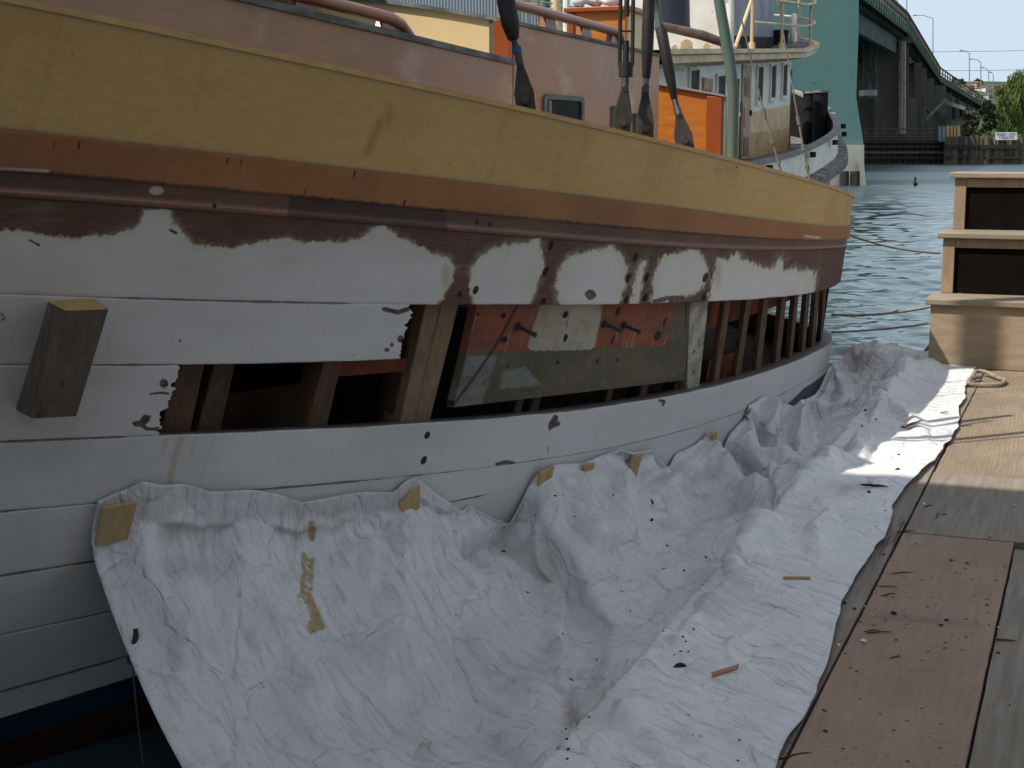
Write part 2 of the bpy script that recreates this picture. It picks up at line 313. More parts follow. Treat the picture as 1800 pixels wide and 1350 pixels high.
c = N.mix(N.rng(b, .32, .68), (.305, .235, .162), (.22, .17, .118)); c = N.mix(N.rng(g, .35, .8, 0, .38), c, (.17, .13, .09)); c = N.mix(N.rng(f, .42, .72, 0, .35), c, (.13, .10, .075))
c = N.mix(N.rng(N.noise(v, 70, 3), .68, .73, 0, .6), c, (.05, .04, .03)); N.bump(g, .2, .003); N.bump(f, .3, .003); M_PLYT = N.fin(c)
M_PLANK = wood('grey_weathered_dock_plank', (.30, .25, .20), (.21, .172, .136), 1, 42, .8, .2, (.06, .05, .042), bump=.4)
M_PLANKD = wood('dark_dock_timber', (.09, .075, .06), (.05, .042, .035), 1, 30, .85, .2)
M_STEPW = wood('tan_step_wood', (.39, .285, .18), (.27, .195, .125), 2, 36, .7, .25, (.16, .11, .07), stretch=.12)
M_STEPT = wood('step_tread_wood', (.35, .29, .205), (.23, .185, .13), 0, 36, .6, .3, (.15, .11, .07), stretch=.1)
M_STEPP = wood('step_plywood', (.42, .315, .21), (.30, .22, .148), 0, 26, .75, .25, (.20, .15, .10), stretch=.2, bump=.4)
M_STEPD = plain('dark_step_panel', (.010, .007, .006), (.007, .0055, .005), 9, .95, .03)
# water
N = Nd('harbour_water', .04, .5); v = N.co((.45, 1.0, 1), rot=(0, 0, YAW*-1))
h1 = N.noise(N.co((.50, 1.25, 1), rot=(0, 0, -YAW)), 1.5, 3, .5, .5); h2 = N.noise(N.co((.6, 1.5, 1), rot=(0, 0, -YAW+.3)), 5.5, 4, .55, .3)
N.bump(h2, .35, .006)
N.b.inputs['IOR'].default_value = 1.42
sx = N.n('ShaderNodeSeparateXYZ'); N.put(sx.inputs[0], N.co()); M_WATER = N.fin((.034, .060, .066), N.rng(sx.outputs[1], 14, 95, .04, .42))
# far things
M_TEAL = None
N = Nd('teal_concrete_paint', .7, .25); v = N.co(); b = N.noise(v, .12, 5, .6); s_ = N.noise(N.co((1, 1, .12)), .5, 5, .6)
c = N.mix(N.rng(b, .35, .65), (.105, .205, .19), (.095, .185, .17)); c = N.mix(N.rng(s_, .5, .75, 0, .35), c, (.075, .15, .14))
c = N.mix(N.rng(N.attr('crack'), -1.2, .6, 0, .8), c, (.03, .09, .075)); N.bump(N.noise(v, 1.2, 5), .2, .05); M_TEAL = N.fin(c)
M_CONC = plain('pale_concrete', (.40, .38, .34), (.30, .28, .25), .6, .85, .2, sv=(1, 1, .3), dirt=((.17, .15, .13), 1.3, .55))
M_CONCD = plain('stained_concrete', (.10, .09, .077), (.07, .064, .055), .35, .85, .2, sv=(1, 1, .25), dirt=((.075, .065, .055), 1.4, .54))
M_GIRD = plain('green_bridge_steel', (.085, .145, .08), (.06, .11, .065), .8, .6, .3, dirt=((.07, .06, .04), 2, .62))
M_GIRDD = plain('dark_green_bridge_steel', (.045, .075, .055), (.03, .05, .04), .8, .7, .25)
M_ASPH = plain('bridge_roadway', (.08, .08, .08), (.06, .06, .06), 1, .9)
M_PILE = wood('weathered_pile', (.16, .125, .095), (.085, .066, .052), 2, 5, .85, .2, (.03, .025, .02), stretch=.1)
M_PILED = wood('wet_dark_pile', (.05, .042, .035), (.03, .026, .022), 2, 5, .8, .2)
M_RUST = plain('rusty_rail_iron', (.14, .075, .055), (.08, .05, .04), 4, .7, .25)
M_WPAINT = plain('white_boat_paint', (.72, .73, .74), (.60, .61, .62), 1.5, .45, .35, dirt=((.45, .40, .33), 2.2, .62))
M_BUFF = plain('buff_boat_paint', (.66, .47, .26), (.55, .38, .20), 1.5, .5, .35, dirt=((.28, .18, .10), 2.2, .6))
M_BUFFD = plain('tan_house_tone', (.52, .33, .155), (.42, .26, .12), 1.2, .55, .3, dirt=((.18, .11, .06), 2.0, .58))
M_BROWN = plain('brown_door_paint', (.20, .105, .05), (.14, .07, .035), 3, .5, .35)
M_DOORT = plain('tan_door_paint', (.42, .265, .15), (.34, .21, .12), 3, .5, .35)
M_BLACK = plain('black_boat_paint', (.010, .010, .012), (.016, .015, .015), 2, .7, .15)
M_GUARD = plain('worn_grey_guard', (.23, .21, .19), (.10, .095, .09), 3, .8, .2, sv=(1, 1, 2), dirt=((.05, .045, .04), 1.6, .55))
M_CAPG = plain('grey_cap_rail', (.27, .25, .235), (.19, .18, .17), 2, .7, .25)
M_WIN = plain('dark_window_opening', (.02, .013, .012), (.035, .02, .015), 2, .6, .12, bump=0)
M_NAVY = plain('navy_funnel_paint', (.016, .02, .035), (.024, .028, .042), 1, .4, .4)
M_GREYB = plain('grey_blue_paint', (.21, .235, .27), (.17, .19, .22), 1.2, .5, .35)
M_WIRE = plain('galvanised_wire', (.26, .23, .19), (.17, .15, .13), 30, .6, .35)
M_PIPEW = plain('white_rail_paint', (.78, .77, .72), (.70, .68, .62), 6, .45, .35)
N = Nd('corrugated_grey_wall', .6, .3); w_ = N.wave(N.co((1, 1, 0), kind='Object'), 2.2, 0, 0, 1, 'BANDS'); c = N.mix(N.rng(w_, .3, .7), (.27, .305, .335), (.20, .23, .26)); N.bump(w_, .5, .05); M_CORR = N.fin(c)
M_SIGN = plain('white_sign_panel', (.78, .78, .77), (.70, .70, .69), 2, .5, .3)
M_INK = plain('black_sign_lettering', (.02, .02, .022), (.03, .03, .03), 3, .5, .3)
M_LAMP = plain('grey_lamp_post', (.22, .23, .23), (.17, .18, .18), 2, .5, .35)
M_GRASS = plain('bank_grass', (.075, .12, .03), (.05, .085, .025), .8, .9, .1)
M_HILL = plain('hill_cover', (.06, .085, .04), (.04, .06, .03), .05, .9, .1)
M_WILL = plain('willow_leaves', (.115, .155, .032), (.070, .105, .022), .35, .6, .25, bump=0)
M_DARKL = plain('dark_tree_leaves', (.035, .062, .022), (.022, .042, .016), .4, .6, .25, bump=0)
M_BUSH = plain('fresh_bush_leaves', (.10, .17, .03), (.06, .11, .022), .5, .6, .25, bump=0)
M_TANL = plain('dry_scrub_twigs', (.15, .125, .075), (.10, .085, .05), .5, .7, .2, bump=0)
M_TRUNK = plain('tree_bark', (.09, .07, .05), (.06, .045, .035), 2, .9, .1)
M_HW = [plain('house_paint_%s' % n, a, tuple(q*.85 for q in a), .5, .7, .25, bump=0) for n, a in (('white', (.70, .68, .64)), ('tan', (.48, .36, .24)), ('rose', (.44, .27, .20)), ('grey', (.38, .38, .38)))]
M_ROOF = plain('brown_roof', (.17, .09, .07), (.12, .07, .055), .5, .85, .2, bump=0)
M_DUCK = plain('dark_feathers', (.025, .022, .02), (.05, .042, .036), 9, .6, .3)
# ------------------------------------------------------------------ hull seams, read off as curves on the hull surface
S = dict(
S0=[(0,-3),(100,18),(200,40),(350,74),(500,103),(651,133),(797,166),(850,178),(948,201),(1050,223),(1150,248),(1250,273),(1291,285),(1402,312),(1490,341)],
S1=[(0,227),(200,252),(400,277),(600,297),(752,312),(950,337),(1100,357),(1283,380),(1363,388),(1485,398)],
S2=[(0,297),(290,318),(513,342),(600,352),(775,372),(950,385),(1150,401),(1283,414),(1390,421),(1482,423)],
S3=[(0,345),(300,367),(500,383),(600,388),(775,402),(944,419),(1150,432),(1250,438),(1390,440),(1480,436)],
S4=[(0,516),(104,520),(250,525),(450,530),(610,535),(833,536),(972,535),(1111,533),(1250,532),(1350,524),(1417,516),(1467,503)],
S5=[(0,640),(181,643),(317,641),(517,637),(700,632)],
S6=[(0,779),(104,771),(281,766),(483,755),(650,747),(850,736),(972,729),(1111,708),(1150,700),(1250,680),(1283,668),(1417,628),(1455,606)],
S7=[(0,900),(127,888),(506,856),(671,842),(800,829),(937,810),(1074,790),(1142,770),(1249,743),(1313,720),(1414,672),(1445,652)])
SEAM = {}
for k, pts in S.items():
    H = np.array([hit(*p) for p in pts]); Yk, zk = H[:, 1], H[:, 2]
    deg = 2 if k == 'S5' else 4
    c = np.polyfit(Yk, zk, deg); y0, y1 = Yk.min(), Yk.max()
    s0 = np.polyval(np.polyder(c), y0); s1 = np.polyval(np.polyder(c), y1)
    def f(Y, c=c, y0=y0, y1=y1, s0=s0, s1=s1):
        Y = np.asarray(Y, float); q = np.clip(Y, y0, y1)
        return np.polyval(c, q)+np.clip(s0, -.12, .02)*np.minimum(Y-y0, 0)+np.clip(s1, -.06, .02)*np.maximum(Y-y1, 0)
    SEAM[k] = f
SEAM['B0'] = lambda Y: -.335+.052*(np.asarray(Y, float)-3.5)+.008*np.clip(np.asarray(Y, float)-6, 0, 4)**2
SEAM['B0'] = lambda Y, f=SEAM['B0']: np.minimum(f(Y), SEAM['S7'](Y)-.035)
SEAM['B1'] = lambda Y: SEAM['B0'](Y)-.085-.03*np.clip(np.asarray(Y, float)-5, 0, 4)
for k, q in (('S8', .29), ('S9', .575), ('S10', .86)):
    SEAM[k] = lambda Y, q=q: SEAM['S7'](Y)*(1-q)+SEAM['B0'](Y)*q
yd = np.linspace(2.4, 9.6, 800); pxd = proj(np.stack([XH(yd, .8), yd, 0*yd+.8], 1))[:, 0]
mono = np.maximum.accumulate(pxd)
YF = np.interp(np.arange(-150, 1490, 4.), mono+np.arange(800)*1e-4, yd)
YS = np.concatenate([np.linspace(-.6, YF[0]-.08, 12), YF, np.linspace(YF[-1]+.04, 10, 14), np.linspace(10.3, 14.5, 12)])
def strip(mb, top, bot, nr, off=0., thick=.055, groove=.0015, yend=None, ys=YS, shape=None, attrs=None, rawtop=False, blend=None):
    """one plank of hull skin between two seams: outer face, rounded edges, inward edges"""
    fr = [0, 0, .012, .05]+list(np.linspace(.05, .95, nr)[1:-1])+[.95, .988, 1, 1]; n = len(fr)
    P = np.zeros((len(ys), n, 3)); E = np.zeros((len(ys), n)); R = np.zeros((len(ys), n))
    for j, f in enumerate(fr):
        Y = ys.copy()
        if yend is not None: Y = ys[0]+(ys-ys[0])*(yend(1-f)-ys[0])/(ys[-1]-ys[0])
        zt, zb = top(Y), bot(Y); z = zt*(1-f)+zb*f
        o = off+(groove*(1 if blend is None else 1-sst(blend, blend+.8, Y)) if j in (1, n-2) else 0)+(thick if j in (0, n-1) else 0)
        if shape is not None: o = o-shape(f)
        P[:, j] = np.stack([XH(Y, z)-o, Y, z], 1); E[:, j] = np.minimum(f, 1-f)*(zt-zb)+(0 if blend is None else .1*sst(blend, blend+.8, Y))
        if rawtop and j == 0: R[:, j] = 1
    if yend is not None:     # close the torn end
        e = P[-1].copy(); e[:, 0] -= thick; P = np.concatenate([P, P[-1:], e[None]]); E = np.concatenate([E, E[-1:], E[-1:]]); q = np.ones((2, n)); R = np.concatenate([R, q])
    mb.grid(P); V = P.reshape(-1, 3); px = proj(V); px[V@FH < .5] = -9e3
    A = dict(edge=E.ravel(), raw=R.ravel())
    for k, fn in (attrs or {}).items(): A[k] = fn(px, P)
    for k, a in A.items(): mb.at[k] = np.concatenate([mb.at.get(k, np.zeros(0)), a])
    return P

boat = thing('sailing_boat', (-3.4, 5.5, WATER), 'wooden sailing boat in repair with a yellow bulwark, stripped paint and missing hull planks', 'boat')
# bulwark
m = MB()
strip(m, SEAM['S0'], SEAM['S1'], 10, off=-.004, thick=.05, groove=.003, attrs=dict(
    smear=lambda p, P: np.maximum(lsd(p, [(668, 215), (655, 245), (645, 268)], 7), lsd(p, [(686, 190), (682, 220)], 5))))
m.build('bulwark', M_BUL, boat, smooth='auto')
# cap rail: thin golden strip on the bulwark's upper edge
P = np.zeros((len(YS), 5, 3)); zt = SEAM['S0'](YS)
for j, (o, dz) in enumerate(((-.008, -.006), (-.008, .010), (.03, .013), (.055, .010), (.055, -.006))): P[:, j] = np.stack([XH(YS, zt)-o, YS, zt+dz], 1)
MB().grid(P).build('cap_rail', M_CAPW, boat, smooth='auto')
m = MB(); P = np.zeros((len(YS), 2, 3)); zb = SEAM['S1'](YS)-.06
P[:, 0] = np.stack([XH(YS, zt)-.052, YS, zt], 1); P[:, 1] = np.stack([XH(YS, zb)-.052, YS, zb], 1)
m.grid(P).build('bulwark_lining', M_CREAM, boat, smooth=True)
# wale
frac2 = lambda: None
def wale_shape(f): return .014*(1-sst(.58, .62, f))+.002+.012*np.exp(-((f-.93)/.045)**2)
m = MB()
def up_attr(p, P):
    zt = SEAM['S2'](P[:, :, 1]); return (P[:, :, 2]-zt).ravel()
strip(m, SEAM['S1'], SEAM['S3'], 34, off=0, thick=.05, shape=wale_shape, attrs=dict(
    upper=up_attr,
    bead=lambda p, P: np.exp(-(((P[:, :, 2]-SEAM['S3'](P[:, :, 1]))/(SEAM['S1'](P[:, :, 1])-SEAM['S3'](P[:, :, 1]))-.07)/.06)**2).ravel(),
    repl=lambda p, P: psd(p, [(513, 338), (640, 352), (780, 366), (790, 420), (500, 420), (503, 385)]),
    chip=lambda p, P: np.maximum.reduce([lsd(p, [(0, 297), (30, 298), (85, 301)], 3), esd(p, 275, 335, 13, 8), lsd(p, [(1415, 330+85), (1440, 418)], 2)]),
    hole=lambda p, P: np.maximum.reduce([esd(p, x, y, 4, 5) for x, y in ((838, 391), (861, 395), (377, 362))]+[lsd(p, q, 1.6) for q in ([(98, 246), (94, 262)], [(141, 248), (137, 262)], [(290, 307), (286, 317)], [(401, 278), (399, 287)], [(425, 281), (423, 292)], [(538, 332), (536, 342)], [(624, 300), (622, 312)], [(712, 352), (709, 362)])])))
m.build('wale', M_WALE, boat, smooth='auto')
# white planking
white = [[(-400, 403), (-60, 404), (0, 403), (40, 405), (85, 413), (130, 421), (150, 415), (200, 412), (232, 404), (245, 392), (254, 368), (296, 368), (308, 395), (335, 425), (365, 435), (410, 434), (440, 428), (480, 420), (500, 418), (530, 425), (560, 426), (600, 424), (632, 420), (650, 405), (668, 398), (685, 403), (700, 415), (730, 428), (760, 445), (790, 458), (800, 466), (796, 490), (780, 520), (766, 545), (-400, 545)],
 [(832, 545), (826, 510), (828, 470), (845, 450), (870, 435), (905, 428), (938, 424), (948, 415), (953, 440), (955, 470), (940, 510), (928, 545)],
 [(987, 545), (975, 500), (985, 470), (1000, 450), (1030, 443), (1068, 434), (1076, 430), (1095, 450), (1102, 470), (1100, 500), (1086, 545)],
 [(1106, 545), (1118, 480), (1127, 458), (1137, 460), (1130, 490), (1120, 545)],
 [(1142, 545), (1148, 490), (1160, 455), (1185, 445), (1208, 441), (1214, 436), (1235, 450), (1245, 470), (1243, 495), (1225, 515), (1200, 522), (1180, 527), (1168, 545)],
 [(1241, 545), (1257, 465), (1262, 452), (1278, 456), (1296, 442), (1305, 457), (1323, 460), (1342, 471), (1358, 472), (1373, 450), (1378, 476), (1398, 471), (1406, 479), (1422, 473), (1433, 479), (1432, 545)]]
HOLES = [(836, 510, 5, 8), (808, 517, 4, 6), (968, 432, 4, 10), (959, 477, 5, 9), (955, 530, 5, 7), (1117, 452, 4, 10), (1104, 489, 4, 9), (1101, 527, 4, 8), (1136, 488, 4, 10), (1134, 523, 4, 8), (1240, 488, 5, 9), (1237, 522, 4, 8)]
def a_bare(p, P): return -np.maximum.reduce([psd(p, q) for q in white])
def a_holeA(p, P): return np.maximum.reduce([esd(p, *h, .3) for h in HOLES])
def a_chipA(p, P): return np.maximum.reduce([lsd(p, [(1148, 430), (1143, 445), (1146, 462)], 4)-.5, esd(p, 1038, 518, 11, 10)-1, lsd(p, [(310, 410), (300, 405)], 3), lsd(p, [(52, 422), (70, 432)], 2), lsd(p, [(1150, 530), (1175, 524), (1200, 523)], 4)])
zero = lambda p, P: np.full(len(p), -50.)
planking = MB()
def lowat(chips=(), holes=(), stains=()):
    return dict(bare=zero, hole=(lambda p, P: np.maximum.reduce([esd(p, *h, .3) for h in holes]) if holes else zero(p, P)),
        chip=(lambda p, P: np.maximum.reduce([c(p) for c in chips]) if chips else zero(p, P)),
        stain=(lambda p, P: np.maximum.reduce([lsd(p, q, w) for q, w in stains]) if stains else zero(p, P)))
strip(planking, SEAM['S3'], SEAM['S4'], 44, attrs=dict(bare=a_bare, hole=a_holeA, chip=a_chipA, stain=lambda p, P: np.maximum(esd(p, 783, 485, 9, 20), esd(p, 1262, 480, 6, 26))))
def torn(pts, top, bot, seed):
    H = np.array([hit(*p) for p in pts]); fr = (H[:, 2]-bot(H[:, 1]))/(top(H[:, 1])-bot(H[:, 1])); o = np.argsort(fr)
    r = np.random.default_rng(seed).normal(0, .006, 40)
    return lambda q: float(np.interp(q, fr[o], H[o, 1]))+float(np.interp(q, np.linspace(0, 1, 40), r))
yl = np.concatenate([np.linspace(-.6, 2.5, 10), np.linspace(2.56, 4.35, 170)])
strip(planking, SEAM['S4'], SEAM['S5'], 40, ys=yl, yend=torn([(720, 537), (723, 552), (715, 573), (710, 593), (705, 607), (702, 634)], SEAM['S4'], SEAM['S5'], 1), attrs=lowat(
    chips=[lambda p: np.maximum.reduce([esd(p, 680, 615, 5, 4), esd(p, 689, 606, 3, 4), esd(p, 704, 596, 6, 7), lsd(p, [(675, 543), (700, 549), (718, 543)], 4)]), lambda p: esd(p, 317, 599, 3, 3), lambda p: lsd(p, [(625, 613), (622, 625)], 1.4), lambda p: lsd(p, [(0, 548), (8, 560), (2, 566)], 2.5)]))
yl2 = np.concatenate([np.linspace(-.6, 2.5, 10), np.linspace(2.56, 3.6, 110)])
strip(planking, SEAM['S5'], SEAM['S6'], 40, ys=yl2, yend=torn([(316, 642), (308, 668), (303, 691), (298, 699), (295, 717), (283, 722), (280, 740), (281, 765)], SEAM['S5'], SEAM['S6'], 2), attrs=lowat(
    chips=[lambda p: np.maximum.reduce([esd(p, 288, 675, 8, 9), lsd(p, [(264, 693), (280, 690), (298, 692)], 2), psd(p, [(231, 742), (246, 738), (252, 729), (266, 731), (262, 741), (255, 746), (258, 752), (281, 750), (281, 758), (256, 757), (246, 748), (236, 752)]), esd(p, 287, 710, 2, 2)])]))
strip(planking, SEAM['S6'], SEAM['S7'], 34, thick=.10, rawtop=True, attrs=lowat(
    chips=[lambda p: np.maximum.reduce([psd(p, [(975, 728), (982, 731), (978, 745), (986, 738), (984, 748), (972, 752), (962, 763), (965, 742)]), lsd(p, [(873, 816), (890, 812), (903, 814)], 3), lsd(p, [(965, 785), (963, 795)], 1.5), lsd(p, [(1160, 704), (1168, 706), (1165, 712)], 2.5)])],
    holes=[(751, 765, 5, 7), (745, 809, 5, 8)], stains=[([(318, 770), (308, 800), (298, 850)], 6), ([(292, 772), (285, 800)], 3), ([(345, 770), (335, 800)], 2)]))
for a, b in (('S7', 'S8'), ('S8', 'S9'), ('S9', 'S10'), ('S10', 'B0')):
    strip(planking, SEAM[a], SEAM[b], 8, blend=4.9, attrs=lowat(stains=[([(300, 850), (296, 880)], 4)] if a == 'S7' else []))
planking.build('hull_planking', M_HULL, boat, smooth='auto')
m = MB(); strip(m, SEAM['B0'], SEAM['B1'], 5); m.at = {}; m.build('boot_stripe', M_BOOT, boat, smooth='auto')
m = MB(); strip(m, SEAM['B1'], lambda Y: np.full_like(np.asarray(Y, float), -1.5), 14); m.at = {}; m.build('underbody', M_BOT, boat, smooth='auto')
# port side, deck, hold floor
m = MB(); P = np.zeros((len(YS), 14, 3))
for j, f in enumerate(np.linspace(0, 1, 14)):
    z = SEAM['S0'](YS)*(1-f)-1.5*f; P[:, j] = np.stack([2*XC-XH(YS, z), YS, z], 1)
m.grid(P).build('port_side', M_CEILD, boat, smooth=True)
yk = np.linspace(-.5, 14.4, 60); zk = SEAM['S1'](yk)-.03; P = np.zeros((60, 7, 3))
for j, f in enumerate(np.linspace(0, 1, 7)):
    xa = XH(yk, zk)-.045; P[:, j] = np.stack([xa*(1-f)+(2*XC-xa)*f, yk, zk+.12*math.sin(math.pi*f)], 1)
m = MB().grid(P); P2 = P.copy(); P2[:, :, 2] -= .05; m.grid(P2); m.build('deck', M_DECK, boat, smooth=True)
P = P.copy()
for j, f in enumerate(np.linspace(0, 1, 7)):
    xa = XH(yk, -.3)-.12; P[:, j] = np.stack([xa*(1-f)+(2*XC-xa)*f, yk, 0*yk-.30], 1)
MB().grid(P).build('hold_floor', M_CEILD, boat)
zt = SEAM['S0'](np.array([14.5]))[0]; x0 = float(XH(14.5, .5))
MB().box((2*XC-x0, 14.45, -1.2), (x0, 14.5, zt)).build('transom', M_WPAINT, boat)
# frames seen in the open hull
def rib(tl, tr, bl, br, mat, name='hull_frame', off=.062, dep=.085, ext=.14):
    H = [hit(*p, off=off) for p in (tl, tr, bl, br)]
    zt, zb = (H[0][2]+H[1][2])/2, (H[2][2]+H[3][2])/2
    V = []; zz = np.linspace(zb-ext, zt+ext, 8); F = []
    for z in zz:
        for (a, b) in ((H[0], H[2]), (H[1], H[3])):
            Y = b[1]+(a[1]-b[1])*(z-b[2])/(a[2]-b[2]); x = float(XH(Y, z))
            n = hnorm(Y, z); p = np.array([x-off, Y, z]); V += [p, p-n*dep]
    for i in range(7):
        a, b = i*4, i*4+4; F += [(a, a+2, b+2, b), (a+2, a+3, b+3, b+2), (a+3, a+1, b+1, b+3), (a+1, a, b, b+1)]
    F += [(0, 1, 3, 2), (28, 30, 31, 29)]
    return MB().add(V, F).build(name, mat, boat, bevel=.004)
rib((317, 640), (360, 640), (283, 748), (337, 748), M_RIB); rib((377, 640), (414, 640), (350, 745), (390, 745), M_RIBD, off=.08)
rib((570, 637), (601, 637), (541, 742), (577, 742), M_RIB); rib((730, 538), (746, 538), (692, 735), (703, 735), M_RIBD, off=.10)
rib((748, 538), (774, 538), (706, 732), (731, 732), M_RIBL); rib((775, 538), (806, 538), (731, 731), (758, 731), M_RIBL, off=.06)
rib((1213, 532), (1246, 532), (1208, 684), (1229, 682), M_RIBC, off=.058)
for xt, xb, w in ((1275, 1254, 10), (1313, 1293, 9), (1344, 1329, 9), (1376, 1363, 8), (1399, 1387, 6), (1419, 1409, 6), (1435, 1426, 6), (1448, 1441, 5), (1459, 1453, 4)):
    yt, yb = float(np.interp(xt, [1275, 1460], [531, 505])), float(np.interp(xb, [1254, 1453], [672, 606]))
    rib((xt, yt), (xt+w, yt), (xb, yb), (xb+w, yb), M_RIB, off=.066, dep=.028)
for x, w in ((905, 12), (932, 14), (1060, 10), (1118, 12), (1176, 12)):
    rib((x+8, 690), (x+8+w, 690), (x, 722), (x+w, 722), M_RIBD, off=.095, dep=.06, ext=.05)
def px_patch(l, r, n, mm, off, thick):   # patch of inner hull between two slanted pixel edges
    P = np.zeros((n, mm, 3)); Q = np.zeros((n, mm, 2)); l = np.array(l, float); r = np.array(r, float)
    ll = np.stack([np.interp(np.linspace(0, 1, mm), np.linspace(0, 1, len(l)), l[:, k]) for k in (0, 1)], 1)
    rr = np.stack([np.interp(np.linspace(0, 1, mm), np.linspace(0, 1, len(r)), r[:, k]) for k in (0, 1)], 1)
    for i in range(n):
        for j in range(mm):
            q = ll[j]*(1-i/(n-1))+rr[j]*i/(n-1); Q[i, j] = q; P[i, j] = hit(*q, off=off)
    return P, Q
def slab(P, t):
    n, mm = P.shape[:2]; m = MB().grid(P); B = P.copy(); B[:, :, 0] -= t; m.grid(B); o = n*mm
    ed = [i*mm for i in range(n)]+[(n-1)*mm+j for j in range(1, mm)]+[i*mm+mm-1 for i in range(n-2, -1, -1)]+[j for j in range(mm-2, 0, -1)]
    for a, b in zip(ed, ed[1:]+ed[:1]): m.f.append((a, b, b+o, a+o))
    return m
P, Q = px_patch([(842, 520), (820, 619), (797, 716)], [(1211, 520), (1208, 608), (1206, 668)], 90, 44, .064, .03)
# lower edge bows down slightly at the left third
m = slab(P, .03); q = Q.reshape(-1, 2); q = np.concatenate([q, q])
m.at['orange'] = psd(q, [(700, 500), (1300, 500), (1300, 603), (1206, 608), (1000, 614), (819, 620), (700, 622)])
m.at['orange'] = np.minimum(m.at['orange'], -psd(q, [(1178, 560), (1215, 500), (1215, 640), (1175, 612)]))
m.at['cream'] = psd(q, [(958, 500), (1058, 500), (1056, 560), (1046, 608), (1036, 615), (940, 617), (926, 612), (934, 585), (950, 535)])
m.at['grey'] = np.maximum(psd(q, [(819, 622), (880, 622), (850, 715), (790, 720)]), psd(q, [(880, 650), (925, 640), (960, 680), (870, 690)]))-4
m.at['crack'] = np.maximum.reduce([lsd(q, [(913, 530), (870, 610), (830, 668), (797, 712)], 2.6), lsd(q, [(1206, 520), (1206, 668)], 1.5), lsd(q, [(998, 540), (994, 614)], .8)])
m.at['hole'] = np.maximum.reduce([esd(q, *h, .3) for h in ((994, 553, 5, 7), (994, 594, 4, 8), (885, 555, 5, 6), (840, 552, 3, 4), (886, 597, 7, 6), (980, 637, 4, 4), (892, 644, 3, 4), (1050, 635, 3, 6), (1085, 632, 3, 4), (1156, 590, 6, 9), (1168, 566, 3, 12), (1077, 598, 3, 10), (1086, 548, 4, 10), (855, 690, 3, 3))])
m.build('inner_panel', M_PANEL, boat, smooth='auto')
def ceil(Y0, Y1, z0, z1, off, mat, name='ceiling_plank'):
    ys = np.linspace(Y0, Y1, 30); P = np.zeros((30, 4, 3))
    for j, z in enumerate(np.linspace(z0, z1, 4)): P[:, j] = np.stack([XH(ys, z+0*ys)-off, ys, z+0*ys], 1)
    slab(P, .03).build(name, mat, boat, smooth='auto')
ceil(6.2, 9.6, .44, .80, .16, M_CEIL); ceil(6.95, 7.3, .02, .27, .16, M_CEIL); ceil(2.4, 4.3, .30, .52, .26, M_CEILD); ceil(2.4, 4.0, .06, .27, .24, M_CEILD)
# a low board just behind the torn end of the second plank
P, Q = px_patch([(601, 637), (590, 662)], [(716, 630), (712, 653)], 14, 5, .075, .02); slab(P, .02).build('backing_board', M_CEIL, boat)
# bolts left standing in the inner panel
for i, (x, y) in enumerate(((936, 587), (1088, 583), (1121, 585))):
    b = hit(x-26, y-14, off=.064); n = hnorm(b[1], b[2]); e = b+n*.085+np.array([0, 0, -.006])
    m = MB(); d = (e-b)/np.linalg.norm(e-b); m.tube([b, e], .0075, 8); m.tube([b+d*.006, b+d*.014], .017, 6); m.tube([e-d*.012, e], .010, 8)
    m.build('bolt', M_STEEL, boat, smooth='auto')
# ------------------------------------------------------------------ deckhouses of the boat
CA, CB = -2.6-.4, .1                         # cabin side plane X = CA + CB*Y
cx = lambda Y: CA+CB*Y
def roofz(Y): return 1.762-.058*(Y-4.06)
ys = np.linspace(-.4, 6.09, 14); m = MB()    # low trunk cabin
V = []; F = []
for Y in ys: V += [(cx(Y), Y, .85), (cx(Y), Y, roofz(Y)), (2*XC-cx(Y), Y, roofz(Y)), (2*XC-cx(Y), Y, .85)]
for i in range(13): F += [(4*i, 4*i+4, 4*i+5, 4*i+1), (4*i+3, 4*i+2, 4*i+6, 4*i+7)]
F += [(0, 1, 2, 3), (52, 55, 54, 53)]
trunk = MB().add(V, F).build('trunk_cabin', M_CAB, boat)
P = np.zeros((14, 9, 3))
for i, Y in enumerate(ys):
    for j, f in enumerate(np.linspace(0, 1, 9)):
        x = cx(Y)+.012; P[i, j] = (x*(1-f)+(2*XC-x)*f, Y, roofz(Y)+.022+.17*4*f*(1-f)*1.1)
m = slab(P*1., 0); m = MB().grid(P); Q = P.copy(); Q[:, :, 2] -= .024; m.grid(Q)
m.grid(np.stack([P[:, 0], Q[:, 0]], 1)); m.grid(np.stack([P[:, -1], Q[:, -1]], 1)); m.grid(np.stack([P[-1], Q[-1]], 1))
m.build('roof', M_GREYED, trunk)
# raised cabin: brown side, cream front, corner post, roof with camber
Y0, Y1 = 6.10, 7.80; z0, z1 = 1.815, 1.765; CAM = .21
def camz(x, xo, zo): return zo+CAM*(xo-x)-.055*(xo-x)**2
xs = lambda Y: np.linspace(cx(Y), 2*XC-cx(Y), 15)
front = [(x, Y0, camz(x, cx(Y0), z0)) for x in xs(Y0)]; back = [(x, Y1, camz(x, cx(Y1), z1)) for x in xs(Y1)]
V = [(cx(Y0), Y0, .85), (cx(Y0), Y0, z0), (cx(Y1), Y1, z1), (cx(Y1), Y1, .85)]
V += [(p[0]-.06, p[1], p[2]) for p in V]
raised = MB().add(V, [(0, 1, 2, 3), (4, 7, 6, 5), (0, 4, 5, 1), (3, 2, 6, 7), (1, 5, 6, 2)]).build('raised_cabin', M_CAB, boat)
poly = [(cx(Y0)-.065, Y0+.004, .9)]+[(p[0], Y0+.004, p[2]) for p in front[0:1]]
